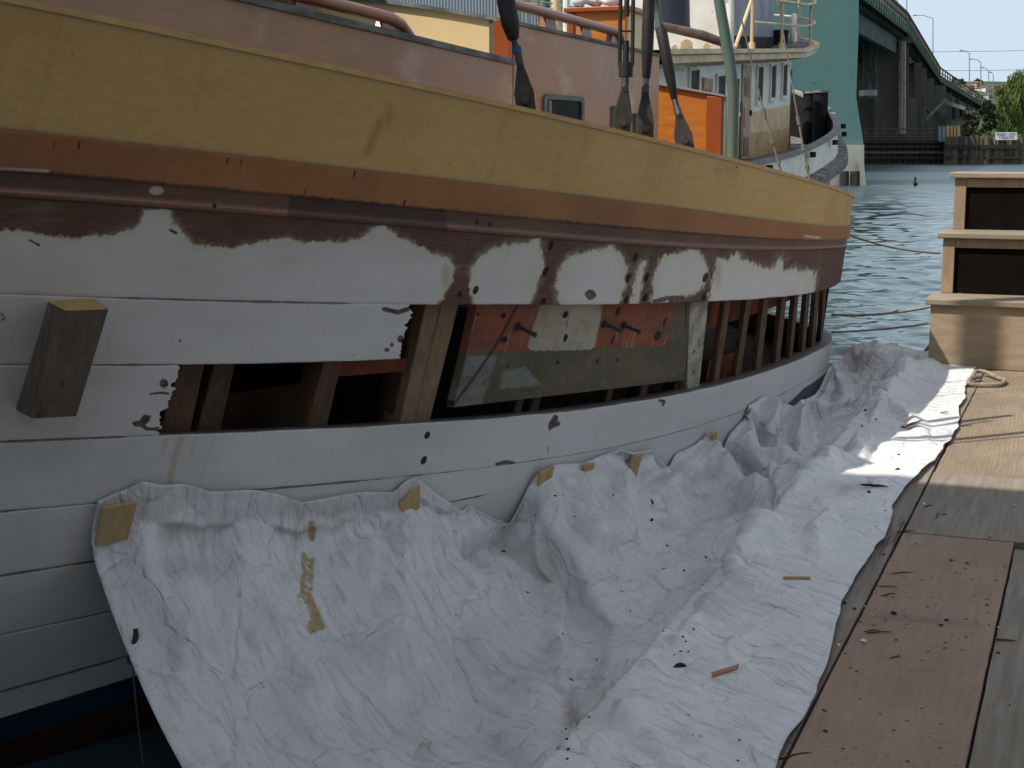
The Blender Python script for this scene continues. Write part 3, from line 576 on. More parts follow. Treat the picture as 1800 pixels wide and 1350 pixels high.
fr = [(cx(Y0)-.10, Y0-.012, .9)]+[(p[0] if i else cx(Y0)-.10, Y0-.012, (p[2] if i else camz(cx(Y0)-.1, cx(Y0), z0))+.014) for i, p in enumerate(front)]+[(2*XC-cx(Y0), Y0-.012, .9)]
MB().prism(fr, (0, .03, 0)).build('front_panel', M_CREAM, raised)
fb = [(p[0], p[1]-.03, p[2]-.004) for p in back]
MB().prism([(cx(Y1)-.062, Y1-.03, .9)]+[(cx(Y1)-.062, Y1-.03, z1)]+fb[1:]+[(2*XC-cx(Y1), Y1-.03, .9)], (0, .03, 0)).build('rear_panel', M_CAB, raised)
MB().box((cx(Y0)-.085, Y0-.03, .9), (cx(Y0)-.004, Y0-.001, z0+.018)).build('corner_post', M_VARND, raised, bevel=.004)
MB().box((cx(Y0)-.105, Y0-.022, .9), (cx(Y0)-.0855, Y0-.001, z0+.034)).build('corner_bead', M_PORTF, raised)
V = front+back; V2 = [(x+(.01 if i % 15 == 0 else 0), y, z+.016) for i, (x, y, z) in enumerate(V)]
P = np.array(V2).reshape(2, 15, 3); Q = P.copy(); Q[:, :, 2] -= .016; P[0, :, 1] -= .03; Q[0, :, 1] -= .03; P[1, :, 1] += .02; Q[1, :, 1] += .02
m = MB().grid(P); m.grid(Q); m.grid(np.stack([P[0], Q[0]])); m.grid(np.stack([P[1], Q[1]])); m.grid(np.stack([P[:, 0], Q[:, 0]], 1)); m.grid(np.stack([P[:, -1], Q[:, -1]], 1))
m.build('roof', M_GREYED, raised)
# port window in the brown side (frame with rounded corners, recessed dark pane)
c = [on_x(x, y, CA, CB) for x, y in ((953, 160), (1024, 175), (1027, 232), (953, 214))]
ya, yb = c[0][1], c[1][1]; zt = (c[0][2]+c[1][2])/2; zb = min(c[2][2], c[3][2])-.02
def rrect(y0, y1, z0, z1, r, o):
    pts = []
    for (yc, zc, a0) in ((y1-r, z1-r, 0), (y0+r, z1-r, 90), (y0+r, z0+r, 180), (y1-r, z0+r, 270)):
        for k in range(5):
            a = math.radians(a0+k*22.5); Y = yc+r*math.cos(a); pts.append((cx(Y)+o, Y, zc+r*math.sin(a)))
    return pts
o1, i1 = rrect(ya, yb, zb, zt, .035, .012), rrect(ya+.03, yb-.03, zb+.02, zt-.022, .022, .012)
o2, i2 = rrect(ya, yb, zb, zt, .035, -.004), rrect(ya+.03, yb-.03, zb+.02, zt-.022, .022, .002)
n = len(o1); m = MB().add(o1+i1+o2+i2, [(k, (k+1) % n, n+(k+1) % n, n+k) for k in range(n)]+[(k, 2*n+k, 2*n+(k+1) % n, (k+1) % n) for k in range(n)]+[(n+k, n+(k+1) % n, 3*n+(k+1) % n, 3*n+k) for k in range(n)])
port = m.build('port_window', M_PORTF, raised)
MB().add([(p[0]+.001, p[1], p[2]) for p in i2], [tuple(range(n))]).build('window_pane', M_GLASS, raised)
a = on_x(958, 180, CA, CB); MB().box((a[0]+.003, a[1]+.02, a[2]-.10), (a[0]+.016, a[1]+.05, a[2]+.01)).build('window_dog', M_CAPG, raised, bevel=.004)
# handrails on both roofs
def handrail(parent, Ya, Yb, za, zb, dx, h):
    m = MB(); P0 = np.array([cx(Ya)-dx, Ya, za]); P1 = np.array([cx(Yb)-dx, Yb, zb]); t = np.linspace(0, 1, 30)
    pts = np.array([P0*(1-k)+P1*k+np.array([0, 0, h*min(1, math.sqrt(max(0, (1-k)*18)))-.003]) for k in t]); m.tube(pts, .024, 10)
    for k in (.06, .36, .66, .93):
        p = P0*(1-k)+P1*k; L = (P1-P0)/np.linalg.norm(P1-P0); hh = h*min(1, math.sqrt((1-k)*18))
        m.prism([p-L*.075+(0, 0, -.02), p+L*.075+(0, 0, -.02), p+L*.045+(0, 0, hh-.012), p-L*.045+(0, 0, hh-.012)], (-.03, 0, 0))
    return m.build('handrail', M_TEAK, parent, smooth='auto')
handrail(trunk, 3.3, 5.36, roofz(3.3)+.03, roofz(5.36)+.03, .07, .055)
handrail(raised, 6.2, 7.55, 1.85, 1.80, .10, .075)
# after house: lit varnished front with a redder corner post
YA = 8.30; xa = -1.995; za = 1.566
fr = [(xa-.002, YA, .8)]+[(x, YA, camz(x, xa, za)) for x in np.linspace(xa-.002, 2*XC-xa, 13)]+[(2*XC-xa, YA, .8)]
after = MB().prism(fr, (0, .03, 0)).build('after_house', M_VARN, boat)
MB().box((xa-.085, YA-.016, .8), (xa+.004, YA+.02, za+.006)).build('corner_post', M_VARND, after, bevel=.004)
MB().box((xa+.004, YA-.004, .8), (xa+.022, YA+.03, za+.004)).build('corner_bead', M_CAPG, after)
MB().prism([(xa-.01, YA+.031, .8), (xa-.86, 11.2, .8), (xa-.86, 11.2, za-.04), (xa-.01, YA+.031, za-.005)], (-.05, 0, 0)).build('side_wall', M_CAB, after)
P = np.array([[(x, Y, camz(x, xa+.02-sh, za)+.012-.02*(Y-YA)) for x in np.linspace(xa+.02-sh, 2*XC-xa+sh, 13)] for Y, sh in ((YA-.02, 0), (11.2, .85))])
Q = P.copy(); Q[:, :, 2] -= .012; m = MB().grid(P); m.grid(Q); m.grid(np.stack([P[0], Q[0]])); m.grid(np.stack([P[1], Q[1]])); m.grid(np.stack([P[:, 0], Q[:, 0]], 1)); m.build('roof', M_CAPG, after)
# companion hatch
hx0, hx1, hy0, hy1 = -3.08, -2.71, 8.8, 9.2
hatch = MB().box((hx0, hy0, 1.55), (hx1-.012, hy1, 2.10)).build('companion_hatch', M_VARN, boat)
MB().box((hx1-.0118, hy0+.02, 1.55), (hx1, hy1, 2.10)).build('side_panel', M_CREAM, hatch)
MB().box((hx0-.03, hy0-.03, 2.101), (hx1+.03, hy1+.02, 2.13)).build('lid', M_VARND, hatch, bevel=.005)
MB().box((hx0-.012, hy0-.012, 1.56), (hx0+.03, hy0-.0005, 2.10)).build('trim', M_VARND, hatch)
# unseen house, slab and thin pole, added to shade dock, cabin front and steps
wh = MB().box((-5.4, -2.2, 1.6), (-3.5, 2.5, 6.3)).build('added_shade_house', M_CAB, boat)
MB().box((-5.7, -2.4, 6.30), (-3.2, 2.66, 6.38)).build('roof', M_CREAM, wh)
for k in range(4): MB().box((-3.499, -1.9+k*1.05, 2.9), (-3.485, -1.1+k*1.05, 3.7)).build('window', M_GLASS, wh)
sk = MB().box((-4.3, 4.6, 1.98), (-3.30, 6.0, 2.5)).build('added_shade_slab', M_TEAK, boat, bevel=.01)
MB().box((-4.1, 4.8, 1.75), (-3.8, 5.5, 1.98)).build('pedestal', M_TEAK, sk)
MB().tube([(-4.0, 6.0, 1.9), (-4.0, 6.0, 8.5)], .085, 10).build('added_shade_pole', M_TEAK, boat, smooth='auto')
# ------------------------------------------------------------------ rigging screws standing inside the bulwark
def pts_at(px, dep): return [at(x, y, d) for (x, y), d in zip(px, np.linspace(dep[0], dep[1], len(px)))]
k_ = lambda w, d: w*d/F_PX/2
def screw(px, dep, body, jaw, taped=False, open_=False, top=1.):
    P = pts_at(px, dep); d = dep[1]; up = P[0]+(P[0]-P[1])*3.0
    # px: [top, body end, neck, jaw top, jaw bottom]
    t = MB()
    if open_:
        ax = (P[0]-P[1])/np.linalg.norm(P[0]-P[1]); sd = RT*k_(body*.78, d)
        for s in (-1, 1): t.tube([P[1]+sd*s*.55-ax*.01, P[1]+sd*s+ax*.03, P[0]+sd*s], k_(7, d), 8)
        t.tube([P[1]-ax*.02, P[1]+ax*.035], k_(body*.9, d), 10); q = P[1]+(P[0]-P[1])*.55; t.tube([q-sd, q+sd], k_(4, d), 6)
        t.tube([P[1], P[1]+(P[0]-P[1])*.42], k_(10, d), 8); t.tube([P[1]+(P[0]-P[1])*.75, up], k_(9, d), 8)
    else:
        t.tube([up, P[0]+(P[0]-P[1])*.08, P[0], P[0]*.4+P[1]*.6, P[1]*.97+P[0]*.03, P[1]], [k_(body*.9*top, d), k_(body*.9*top, d), k_(body, d), k_(body*.97, d), k_(body*.62, d), k_(body*.45, d)], 12)
    t.tube([P[1], P[2]], k_(11, d), 8)
    r = t.build('rigging_screw', M_LEATH, boat, smooth='auto')
    a = (P[3]-P[4])/np.linalg.norm(P[3]-P[4]); side = np.cross(a, FH); side /= np.linalg.norm(side); jw = k_(jaw*1.2, d)
    j = MB()
    for s in (-1, 1):
        c0 = P[3]+FH*s*.018; c1 = P[4]+FH*s*.022; mid = c0*.45+c1*.55
        j.prism([c0-side*jw*.35, c0+side*jw*.35, mid+side*jw*.95, c1+side*jw*.9, c1-side*jw*.9, mid-side*jw*.95], FH*.009*s)
    j.tube([P[3]-FH*.03, P[3]+FH*.03], jw*.36, 8); j.tube([P[2], P[3]], k_(14, d), 8)
    j.build('jaw', M_JAW, r, bevel=.002)
    pc = P[3]*.3+P[4]*.7; MB().tube([pc-FH*.045, pc+FH*.045], jw*.42, 10).build('clevis_pin', M_STEEL, r, smooth='auto')
    if taped:
        q = P[2]; MB().tube([q+a*.012, q-a*.012], k_(17, d), 10).build('tape_band', M_TAPE, r, smooth='auto')
    return r
screw([(889, 0), (903, 70), (909, 88), (915, 118), (926, 200)], (5.3, 5.2), 33, 30, taped=True)
screw([(1102, -4), (1100, 126), (1099, 138), (1098, 156), (1091, 240)], (5.85, 5.8), 28, 28, open_=True)
screw([(1141, 0), (1136, 140), (1135, 150), (1134, 166), (1133, 250)], (5.95, 5.85), 22, 26)
screw([(1162, 52), (1186, 176), (1190, 190), (1194, 204), (1206, 264)], (6.2, 6.1), 20, 26, top=.45)
m = MB(); c = at(1087, 222, 5.90); m.obox(c, RT*.036, FH*.006, (0, 0, .08)); c = at(1124, 232, 5.96); m.obox(c, RT*.03, FH*.006, (0, 0, .075)); m.build('chainplate', M_JAW, boat, bevel=.004)
P = pts_at([(1140, -160), (1152, -20), (1160, 50)], (6.25, 6.2)); MB().tube(P, .014, 8).build('shroud', M_GREENP, boat, smooth='auto')
P = pts_at([(1240, -150), (1262, -10), (1283, 110), (1289, 165), (1287, 296)], (6.5, 6.45)); MB().tube(P, [k_(16, 6.5), k_(18, 6.5), k_(20, 6.5), k_(19, 6.5), k_(19, 6.5)], 10).build('hose_covered_shroud', M_GREENP, boat, smooth='auto')
for (pa, pb, pc, dd) in (((1288, -30), (1341, 190), (1376, 312), 7.2), ((1362, -30), (1402, 205), (1424, 322), 7.7)):
    A, B, C_ = at(*pa, dd), at(*pb, dd), at(*pc, dd); m = MB().tube([A+(A-B)*2, B], .0042, 6)
    L = (C_-B)
    for q0, q1, r in ((0, .12, .010), (.12, .42, .0052), (.42, .50, .012), (.5, .72, .0055), (.72, .80, .012), (.8, 1.05, .006)): m.tube([B+L*q0, B+L*q1], r, 6)
    m.build('stay', M_WIRE, boat, smooth='auto')

# ------------------------------------------------------------------ tarpaulin slung between hull and dock
TH = [(173,881),(200,868),(236,854),(249,845),(287,852),(329,850),(367,864),(447,860),(500,872),(530,883),(568,876),(643,864),(692,866),(711,845),(731,838),(770,870),(815,900),(825,888),(841,897),(874,913),(893,921),(940,838),(970,817),(1022,814),(1060,800),(1090,790),(1110,796),(1148,790),(1156,809),(1175,822),(1189,798),(1222,783),(1249,759),(1261,815),(1282,763),(1313,733),(1316,714),(1344,696),(1356,705),(1389,711),(1395,736),(1414,702),(1436,693),(1446,672),(1455,650)]
TD = [(1130,1760),(1190,1640),(1250,1540),(1310,1440),(1365,1346),(1387,1302),(1439,1220),(1457,1165),(1472,1091),(1483,1061),(1502,1017),(1524,983),(1554,946),(1561,928),(1576,880),(1600,849),(1631,821),(1668,776),(1684,751),(1686,714),(1697,702),(1695,684),(1704,662),(1725,650)]
FAR = [(1455,650,9.1),(1478,632,9.25),(1499,603,9.3),(1542,594,9.3),(1582,606,9.25),(1619,626,9.15),(1640,621,9.1),(1677,638,9.0),(1713,646,8.95),(1725,650,8.9)]
def vnoise(x, y, seed):
    r = np.random.default_rng(seed).random((256, 256)); x = np.asarray(x, float); y = np.asarray(y, float)
    i, j = np.floor(x).astype(int), np.floor(y).astype(int); f, g = x-i, y-j; f = f*f*(3-2*f); g = g*g*(3-2*g)
    a, b, c_, d_ = r[i % 256, j % 256], r[(i+1) % 256, j % 256], r[i % 256, (j+1) % 256], r[(i+1) % 256, (j+1) % 256]
    return (a*(1-f)+b*f)*(1-g)+(c_*(1-f)+d_*f)*g
NU, NV = 560, 250
def resample(P, n):
    P = np.array(P); s = np.r_[0, np.cumsum(np.linalg.norm(np.diff(P, axis=0), axis=1))]; t = np.linspace(0, s[-1], n)
    return np.stack([np.interp(t, s, P[:, i]) for i in range(3)], 1)
def smooth1(A, k):
    for _ in range(k): A[1:-1] = .25*A[:-2]+.5*A[1:-1]+.25*A[2:]
    return A
Hp = smooth1(resample([hit(*p, off=-.014) for p in TH], NU), 2)
Dp = resample([on_z(*p, .014) for p in TD], NU); Dp[:, 0] += (vnoise(np.arange(NU)/9., 0*np.arange(NU)+.5, 5)-.5)*.022
FP = resample([at(*p) for p in FAR], NV)
EDGE = -.98
T = np.zeros((NU, NV, 3))
for i in range(NU):
    H, D = Hp[i], Dp[i]; Y = H[1]
    a = float(np.interp(Y, [3.4, 4.4, 4.9, 5.3, 9], [.20, .16, .08, .05, .04])); q0 = H.copy(); lead = []
    for z in np.linspace(H[2], H[2]-a, 8): lead.append((float(XH(Y, z))+.014+.05*((H[2]-z)/a)**3, Y, z))
    S0_ = np.array(lead[-1]); ex = min(max(EDGE, S0_[0]+.12), D[0]-.03); f = (ex-S0_[0])/(D[0]-S0_[0]); E = S0_+(D-S0_)*f; E[2] = .016
    sag = float(np.interp(Y, [3.4, 4.5, 5, 6, 7, 8, 9.3], [.43, .40, .33, .20, .11, .05, .02])); t = np.linspace(0, 1, 60)
    q = S0_+(E-S0_)*t[:, None]; q[:, 2] -= 4*sag*t*(1-t); q[:, 2] = np.where(q[:, 2] < -.40, -.40+(q[:, 2]+.40)*.1, q[:, 2])
    T[i] = resample(np.vstack([lead[:-1], q, D[None]]), NV)
for i in range(NU):
    w_ = sst(NU-60, NU-1, i); T[i] = T[i]*(1-w_)+FP*w_
for _ in range(5):
    T[:, 1:-1] = .25*T[:, :-2]+.5*T[:, 1:-1]+.25*T[:, 2:]
    T[1:-1, 3:-1] = .25*T[:-2, 3:-1]+.5*T[1:-1, 3:-1]+.25*T[2:, 3:-1]
def gnorm(T):
    du = np.gradient(T, axis=0); dv = np.gradient(T, axis=1); n = np.cross(du, dv); n /= np.linalg.norm(n, axis=2)[..., None]+1e-9
    return np.where((n[..., 2:] < 0), -n, n)
NRM = gnorm(T); PX = proj(T.reshape(-1, 3)); dep = (T.reshape(-1, 3)-EY)@FH
uu, vv = np.meshgrid(np.linspace(0, 1, NU), np.linspace(0, 1, NV), indexing='ij')
U = uu.ravel(); Vv = vv.ravel(); YY = T[..., 1].ravel()
# folds: ridge (+) and valley (-) lines with a height in metres and a half width in pixels
FOLDS = [([(705,925),(697,970),(684,1020),(688,1090),(700,1160)], .07, 22), ([(940,866),(970,930),(1014,987),(1047,1042),(1085,1110)], .065, 20), ([(945,885),(955,960),(970,1050),(980,1120),(989,1190)], .06, 16),
 ([(1000,930),(1005,985),(1020,1040)], -.03, 22), ([(1025,855),(1034,910),(1052,957)], .055, 18), ([(1093,845),(1085,880),(1112,935),(1062,930)], .035, 14), ([(838,962),(870,952),(905,935),(930,905)], -.07, 20), ([(822,888),(838,925),(845,950)], .05, 14),
 ([(830,900),(862,922),(893,930)], .035, 9), ([(1105,800),(1150,832),(1188,806)], -.05, 18), ([(1188,800),(1222,790),(1245,800)], .05, 12), ([(1140,900),(1165,860),(1200,830)], .05, 22), ([(1120,960),(1180,925),(1240,905)], -.03, 26),
 ([(1218,785),(1243,794),(1261,818),(1289,840),(1322,876),(1359,876)], .085, 15), ([(1289,791),(1310,782),(1334,812),(1359,840),(1362,873),(1359,898)], .07, 13), ([(1300,815),(1328,848)], -.06, 18), ([(1261,815),(1250,830)], -.05, 10),
 ([(1313,722),(1316,776),(1337,806),(1383,806)], .07, 13), ([(1353,699),(1356,751),(1371,800)], .06, 11), ([(1335,745),(1345,790)], -.04, 12), ([(1392,711),(1405,739),(1411,782)], .07, 11), ([(1380,730),(1388,775)], -.05, 12), ([(1433,746),(1429,781),(1434,815)], -.05, 14), ([(1414,702),(1440,706),(1470,672)], .05, 10), ([(1463,640),(1476,672),(1484,690)], .06, 12),
 ([(1551,714),(1524,751),(1505,780)], .045, 17), ([(1500,835),(1510,862),(1497,885)], -.05, 15), ([(1454,821),(1414,828),(1389,867),(1371,898),(1338,941),(1290,1000)], .07, 17), ([(1368,885),(1362,905)], -.06, 12),
 ([(1591,656),(1561,699),(1551,711)], .05, 14), ([(1564,721),(1585,727),(1625,763)], .035, 12), ([(1432,782),(1475,779),(1518,757)], -.055, 18), ([(1540,700),(1500,712),(1470,705)], .03, 14), ([(1480,640),(1530,668),(1575,655)], -.03, 18), ([(1395,900),(1430,870),(1450,862)], -.045, 20), ([(1455,900),(1432,930),(1440,960)], .03, 18), ([(1520,860),(1545,850),(1575,842)], .035, 9), ([(1550,790),(1590,770),(1630,775)], .02, 12), ([(1560,830),(1540,800),(1555,770)], -.03, 12),
 ([(983,1205),(1042,1187),(1101,1169),(1167,1172),(1241,1184),(1303,1187),(1400,1184)], .028, 18), ([(1152,1199),(1078,1267),(1018,1338)], .03, 22), ([(986,1215),(990,1280),(995,1360)], -.05, 20), ([(1040,1240),(1010,1290)], -.03, 34), ([(1321,962),(1291,1003),(1250,1060),(1235,1077),(1190,1130)], .045, 26), ([(1280,990),(1230,1050),(1180,1110)], -.03, 34),
 ([(1340,1105),(1278,1137),(1303,1187)], .016, 10), ([(240,900),(255,1000),(330,1150),(420,1350)], .02, 22), ([(300,905),(330,1010),(430,1180),(520,1350)], -.02, 28), ([(420,930),(470,1060),(560,1210)], .022, 26), ([(545,930),(560,1010),(610,1130)], -.022, 24), ([(610,940),(640,1010),(700,1110),(760,1200)], .022, 24), ([(760,940),(800,1020),(850,1120)], .025, 28), ([(430,880),(560,905),(690,890)], .02, 14), ([(500,935),(600,940),(690,930)], -.018, 14)]
disp = np.zeros(len(PX)); dneg = np.zeros(len(PX))
for pts, h, w_ in FOLDS:
    d = np.maximum(0, -lsd(PX, pts, 0)); x_ = (np.sqrt(d*d+3)-1.7)/(2.1*w_); g_ = 1.2*h*np.where(x_ < .72, 1-1.12*x_, np.maximum(0, .1936*(1-(x_-.72)/.55))); disp = np.maximum(disp, g_); dneg = np.minimum(dneg, g_)
def ridged(q, seed, n=7, wl=.2):
    r = np.random.default_rng(seed); o = np.zeros(len(q))
    for k in range(n):
        d = r.normal(0, 1, 3); d /= np.linalg.norm(d); ph = q@d*(2*math.pi/(wl*r.uniform(.7, 1.6)))+r.uniform(0, 6)
        d2 = r.normal(0, 1, 3); o += (1-np.abs(np.sin(ph/2+1.1*np.sin(q@d2*7/wl*.2+r.uniform(0, 6)))))*r.uniform(.5, 1)
    return o/n
TT = T.reshape(-1, 3); far = sst(.18, .42, U)
disp = disp+dneg
seg = np.linalg.norm(np.diff(T, axis=1), axis=2); B_ = np.concatenate([np.zeros((NU, 1)), np.cumsum(seg, 1)], 1).ravel(); A_ = YY
def tri(x, y, seed):
    r = np.random.default_rng(seed).random((256, 256)); x = x+.45*(vnoise(x*.8, y*.8, seed+3)-.5); y = y+.45*(vnoise(x*.8+9, y*.8, seed+4)-.5)
    i, j = np.floor(x).astype(int), np.floor(y).astype(int); f, g = x-i, y-j
    a, b, c_, d_ = r[i % 256, j % 256], r[(i+1) % 256, j % 256], r[i % 256, (j+1) % 256], r[(i+1) % 256, (j+1) % 256]
    return np.where(f+g < 1, a+f*(b-a)+g*(c_-a), d_+(1-f)*(c_-d_)+(1-g)*(b-d_))
def facet(phi, fa, fb, seed):
    c_, s_ = np.cos(phi), np.sin(phi); x = A_*c_+B_*s_; y = -A_*s_+B_*c_
    return (tri(x*fa, y*fb, seed)-.5)*(.45+.9*vnoise(A_*1.6, B_*1.8, seed+9))
def streak(phi, fa, fb, seed, p=1.25):
    c_, s_ = np.cos(phi), np.sin(phi); x = A_*c_+B_*s_; y = -A_*s_+B_*c_
    x = x+.06*(vnoise(A_*3, B_*3, seed+50)-.5)+.02*(vnoise(A_*9, B_*9, seed+51)-.5)
    n = vnoise(x*fa, y*fb, seed); return (1-np.abs(2*n-1))**p*(.35+1.1*vnoise(A_*1.7, B_*1.9, seed+9))
left = 1-far
disp += (ridged(TT, 1, 6, .34)-.35)*.020*(.2+far)
flat = 1-.7*sst(.74, .84, Vv)
disp += left*(facet(.55, 13, 1.5, 11)*.085+facet(.66, 25, 3.2, 12)*.046+facet(.35, 46, 8, 13)*.012+facet(.9, 9, 3, 14)*.035)
disp += flat*far*(facet(-.75, 5, 2.2, 15)*.08+facet(.45, 9, 3., 16)*.06+facet(1.2, 16, 6, 17)*.026+facet(-1.2, 30, 12, 18)*.014)+.4*left*facet(.1, 4, 1.6, 19)*.05
edge = np.minimum(1, .12+Vv*11)*np.minimum(1, (1-Vv)*18+.25)*np.minimum(1, U*40+.15); disp *= edge*(1-.55*far*sst(.80, .93, Vv))
hem = np.exp(-((1-Vv)/.012)**2)*.004+np.exp(-(U/.004)**2)*.003
TT = TT+NRM.reshape(-1, 3)*(disp+hem)[:, None]
on_dock = TT[:, 0] > -1.02
TT[:, 2] = np.where(on_dock, np.maximum(TT[:, 2], .010+.014*vnoise(YY*5, TT[:, 0]*6, 77)), TT[:, 2]); TT[:, 2] = np.maximum(TT[:, 2], -.425)
lim = XH(TT[:, 1], TT[:, 2])+.010; TT[:, 0] = np.where(TT[:, 1] < 9.0, np.maximum(TT[:, 0], lim), TT[:, 0])
mt = MB().grid(TT.reshape(NU, NV, 3)); TPX = proj(TT)
mt.at['spill'] = np.maximum.reduce([lsd(TPX, [(534, 975), (532, 1040), (540, 1060)], 5), lsd(TPX, [(548, 920), (548, 945)], 6), lsd(TPX, [(520, 930), (518, 948)], 2), lsd(TPX, [(540, 1050), (556, 1085), (548, 1105), (562, 1100)], 9), lsd(TPX, [(548, 985), (546, 1035)], 4), lsd(TPX, [(523, 1045), (535, 1080)], 2)])
mt.at['wrinkle_shade'] = left*.9+.1; mt.at['rust'] = np.maximum.reduce([esd(TPX, 1003, 1262, 16, 26), lsd(TPX, [(1478, 866), (1500, 856), (1530, 850)], 7), lsd(TPX, [(590, 1240), (640, 1290)], 3), esd(TPX, 745, 1310, 10, 7)])
mt.at['dirt'] = np.maximum.reduce([esd(TPX, 1050, 1245, 70, 50), esd(TPX, 1195, 1168, 26, 12), esd(TPX, 880, 960, 60, 22), esd(TPX, 1260, 1040, 60, 50), esd(TPX, 960, 1000, 30, 70), lsd(TPX, [(990, 1270), (993, 1350)], 6), esd(TPX, 1520, 640, 40, 30), esd(TPX, 1500, 860, 40, 20), esd(TPX, 1580, 930, 20, 20), esd(TPX, 1240, 840, 26, 26), esd(TPX, 560, 900, 120, 16), esd(TPX, 330, 1000, 50, 26)])
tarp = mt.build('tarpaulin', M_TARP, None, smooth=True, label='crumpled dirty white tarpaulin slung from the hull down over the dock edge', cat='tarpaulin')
so = tarp.modifiers.new('thickness', 'SOLIDIFY'); so.thickness = .0012; so.offset = 1
BV = BVHTree.FromPolygons([Vector(v) for v in TT], mt.f)
def on_tarp(x, y):
    d = Vector(ray(x, y)); h = BV.ray_cast(Vector(EY), d.normalized())
    if h[0] is None: return on_z(x, y, .02), np.array([0, 0, 1.])
    n = np.array(h[1]); n = n if n@np.array(d) < 0 else -n
    return np.array(h[0]), n
# ------------------------------------------------------------------ battens, timber block and small things
def quad_slab(q, t, off, name, mat, label, cat, group=None, bevel=.002):
    P = [hit(*p, off=-off) for p in q]; c = sum(P)/4; n = hnorm(c[1], c[2]); m = MB().prism(P, n*t)
    return m.build(name, mat, None, bevel=bevel, label=label, cat=cat, group=group)
G_B = 'wood battens pinning the tarpaulin to the hull'
for q, l in (([(178, 891), (238, 879), (221, 944), (165, 956)], 'large square plywood batten at the left corner of the tarpaulin'),
             ([(702, 884), (734, 851), (734, 889), (705, 923)], 'slanted brown plywood batten near the middle of the tarpaulin edge'),
             ([(947, 830), (970, 817), (962, 860), (940, 867)], 'plywood batten at the head of the tall tarpaulin fold'),
             ([(1022, 816), (1042, 813), (1034, 838), (1026, 853)], 'wedge shaped wood batten between two upright battens'),
             ([(1111, 801), (1125, 798), (1114, 838), (1097, 843)], 'long narrow tilted batten left of the draped tarpaulin loop'),
             ([(1248, 759), (1257, 757), (1255, 782), (1249, 786)], 'thin upright batten above a dark gap in the tarpaulin'),
             ([(1347, 712), (1358, 709), (1353, 737), (1345, 740)], 'small thin batten farthest along the hull')):
    quad_slab(q, .014, .034, 'wood_batten', M_BATT, l, 'batten', G_B)
B = [hit(*p, off=-.002) for p in ((84, 532), (166, 527), (106, 713), (27, 720))]
c = sum(B)/4; Fp = [at(x, y, ((b-EY)@FH)-.085) for (x, y), b in zip(((114, 548), (191, 545), (135, 732), (56, 736)), B)]
blk = MB().add(B+Fp, [(0, 1, 2, 3), (4, 7, 6, 5), (1, 5, 6, 2), (2, 6, 7, 3), (3, 7, 4, 0)]).build('timber_block', M_TIMB, None, bevel=.003, label='thick grey brown timber block fixed to the white planks at left', cat='timber block')
top = [B[0], B[1], Fp[1], Fp[0]]; MB().prism([p+np.array([0, 0, .0015]) for p in top], (0, 0, .002)).build('sawn_end', M_TIMBE, blk)
a, n = on_tarp(240, 1122); a2 = at(232, 1150, (a-EY)@FH-.01)
clip = MB(); clip.tube([a+n*.012+(0, 0, .02), a+n*.014, a2+(0, 0, .01)], .008, 8); clip.tube([a2+RT*.012*math.cos(k)+np.array([0, 0, .016*math.sin(k)-.012]) for k in np.linspace(0, 6.3, 14)], .004, 6)
clip.build('tarp_clip', M_JAW, None, smooth='auto', label='small dark shackle clipped to the hanging left edge of the tarpaulin', cat='shackle')
lin = [a2+(0, 0, -.02), a2+np.array([.01, 0, -.2]), on_z(252, 1345, -.42)]
MB().tube(lin, .0022, 5).build('string', M_PORTF, None, label='thin cord hanging from the shackle to the water', cat='cord')
def chip(x, y, L, W, H, ang, mat, name, label, cat, group=None, tarp_=True, shape='bar'):
    if tarp_: p, n = on_tarp(x, y)
    else: p, n = on_z(x, y, .0), np.array([0, 0, 1.])
    a = RT*math.cos(ang)+FH*math.sin(ang); a = a-n*(a@n); a /= np.linalg.norm(a); b = np.cross(n, a); r = random.Random(int(x*7+y)); m = MB()
    if shape == 'bar':
        j = lambda: r.uniform(.75, 1.1); o = p+n*.002
        m.prism([o-a*L*j()-b*W*j(), o+a*L*j()-b*W*j(), o+a*L*j()+b*W*j(), o-a*L*j()+b*W*j()], n*H)
    elif shape == 'lump':
        k = 9; V = []
        for i in range(k): t = 2*math.pi*i/k; q = r.uniform(.65, 1.1); V.append(p+a*L*q*math.cos(t)+b*W*q*math.sin(t)+n*.0008)
        c2 = p+n*H; V2 = [v*.55+c2*.45+n*H*.35 for v in V]; m.add(V+V2+[p+n*H*1.1], [(i, (i+1) % k, k+(i+1) % k, k+i) for i in range(k)]+[(k+i, k+(i+1) % k, 2*k) for i in range(k)]+[tuple(range(k-1, -1, -1))])
    elif shape == 'twig':
        pts = [p+a*L*t+b*W*math.sin(t*2.1+r.uniform(0, 1))+n*H*1.2 for t in np.linspace(-1, 1, 7)]; m.tube(pts, [H*q for q in (.5, .9, 1, 1, .9, .7, .4)], 6)
    elif shape == 'leaf':
        V = []; N_ = 9
        for t in np.linspace(-1, 1, N_):
            w_ = W*math.sqrt(max(0, 1-t*t))*(1-.3*t); z = n*(.004+H*(t+1)**2*.3); V += [p+a*L*t-b*w_+z+n*w_*.5, p+a*L*t+z, p+a*L*t+b*w_+z+n*w_*.5]
        for i in range(N_-1): m.f += [(3*i, 3*i+1, 3*i+4, 3*i+3), (3*i+1, 3*i+2, 3*i+5, 3*i+4)]
        m.v = [tuple(v) for v in V]
    return m.build(name, mat, None, smooth='auto' if shape != 'bar' else False, label=label, cat=cat, group=group)
chip(1400, 1018, .038, .008, .005, .02, M_CHIP, 'wood_scrap', 'small tan wood scrap on the tarpaulin near the dock side edge', 'wood scrap')
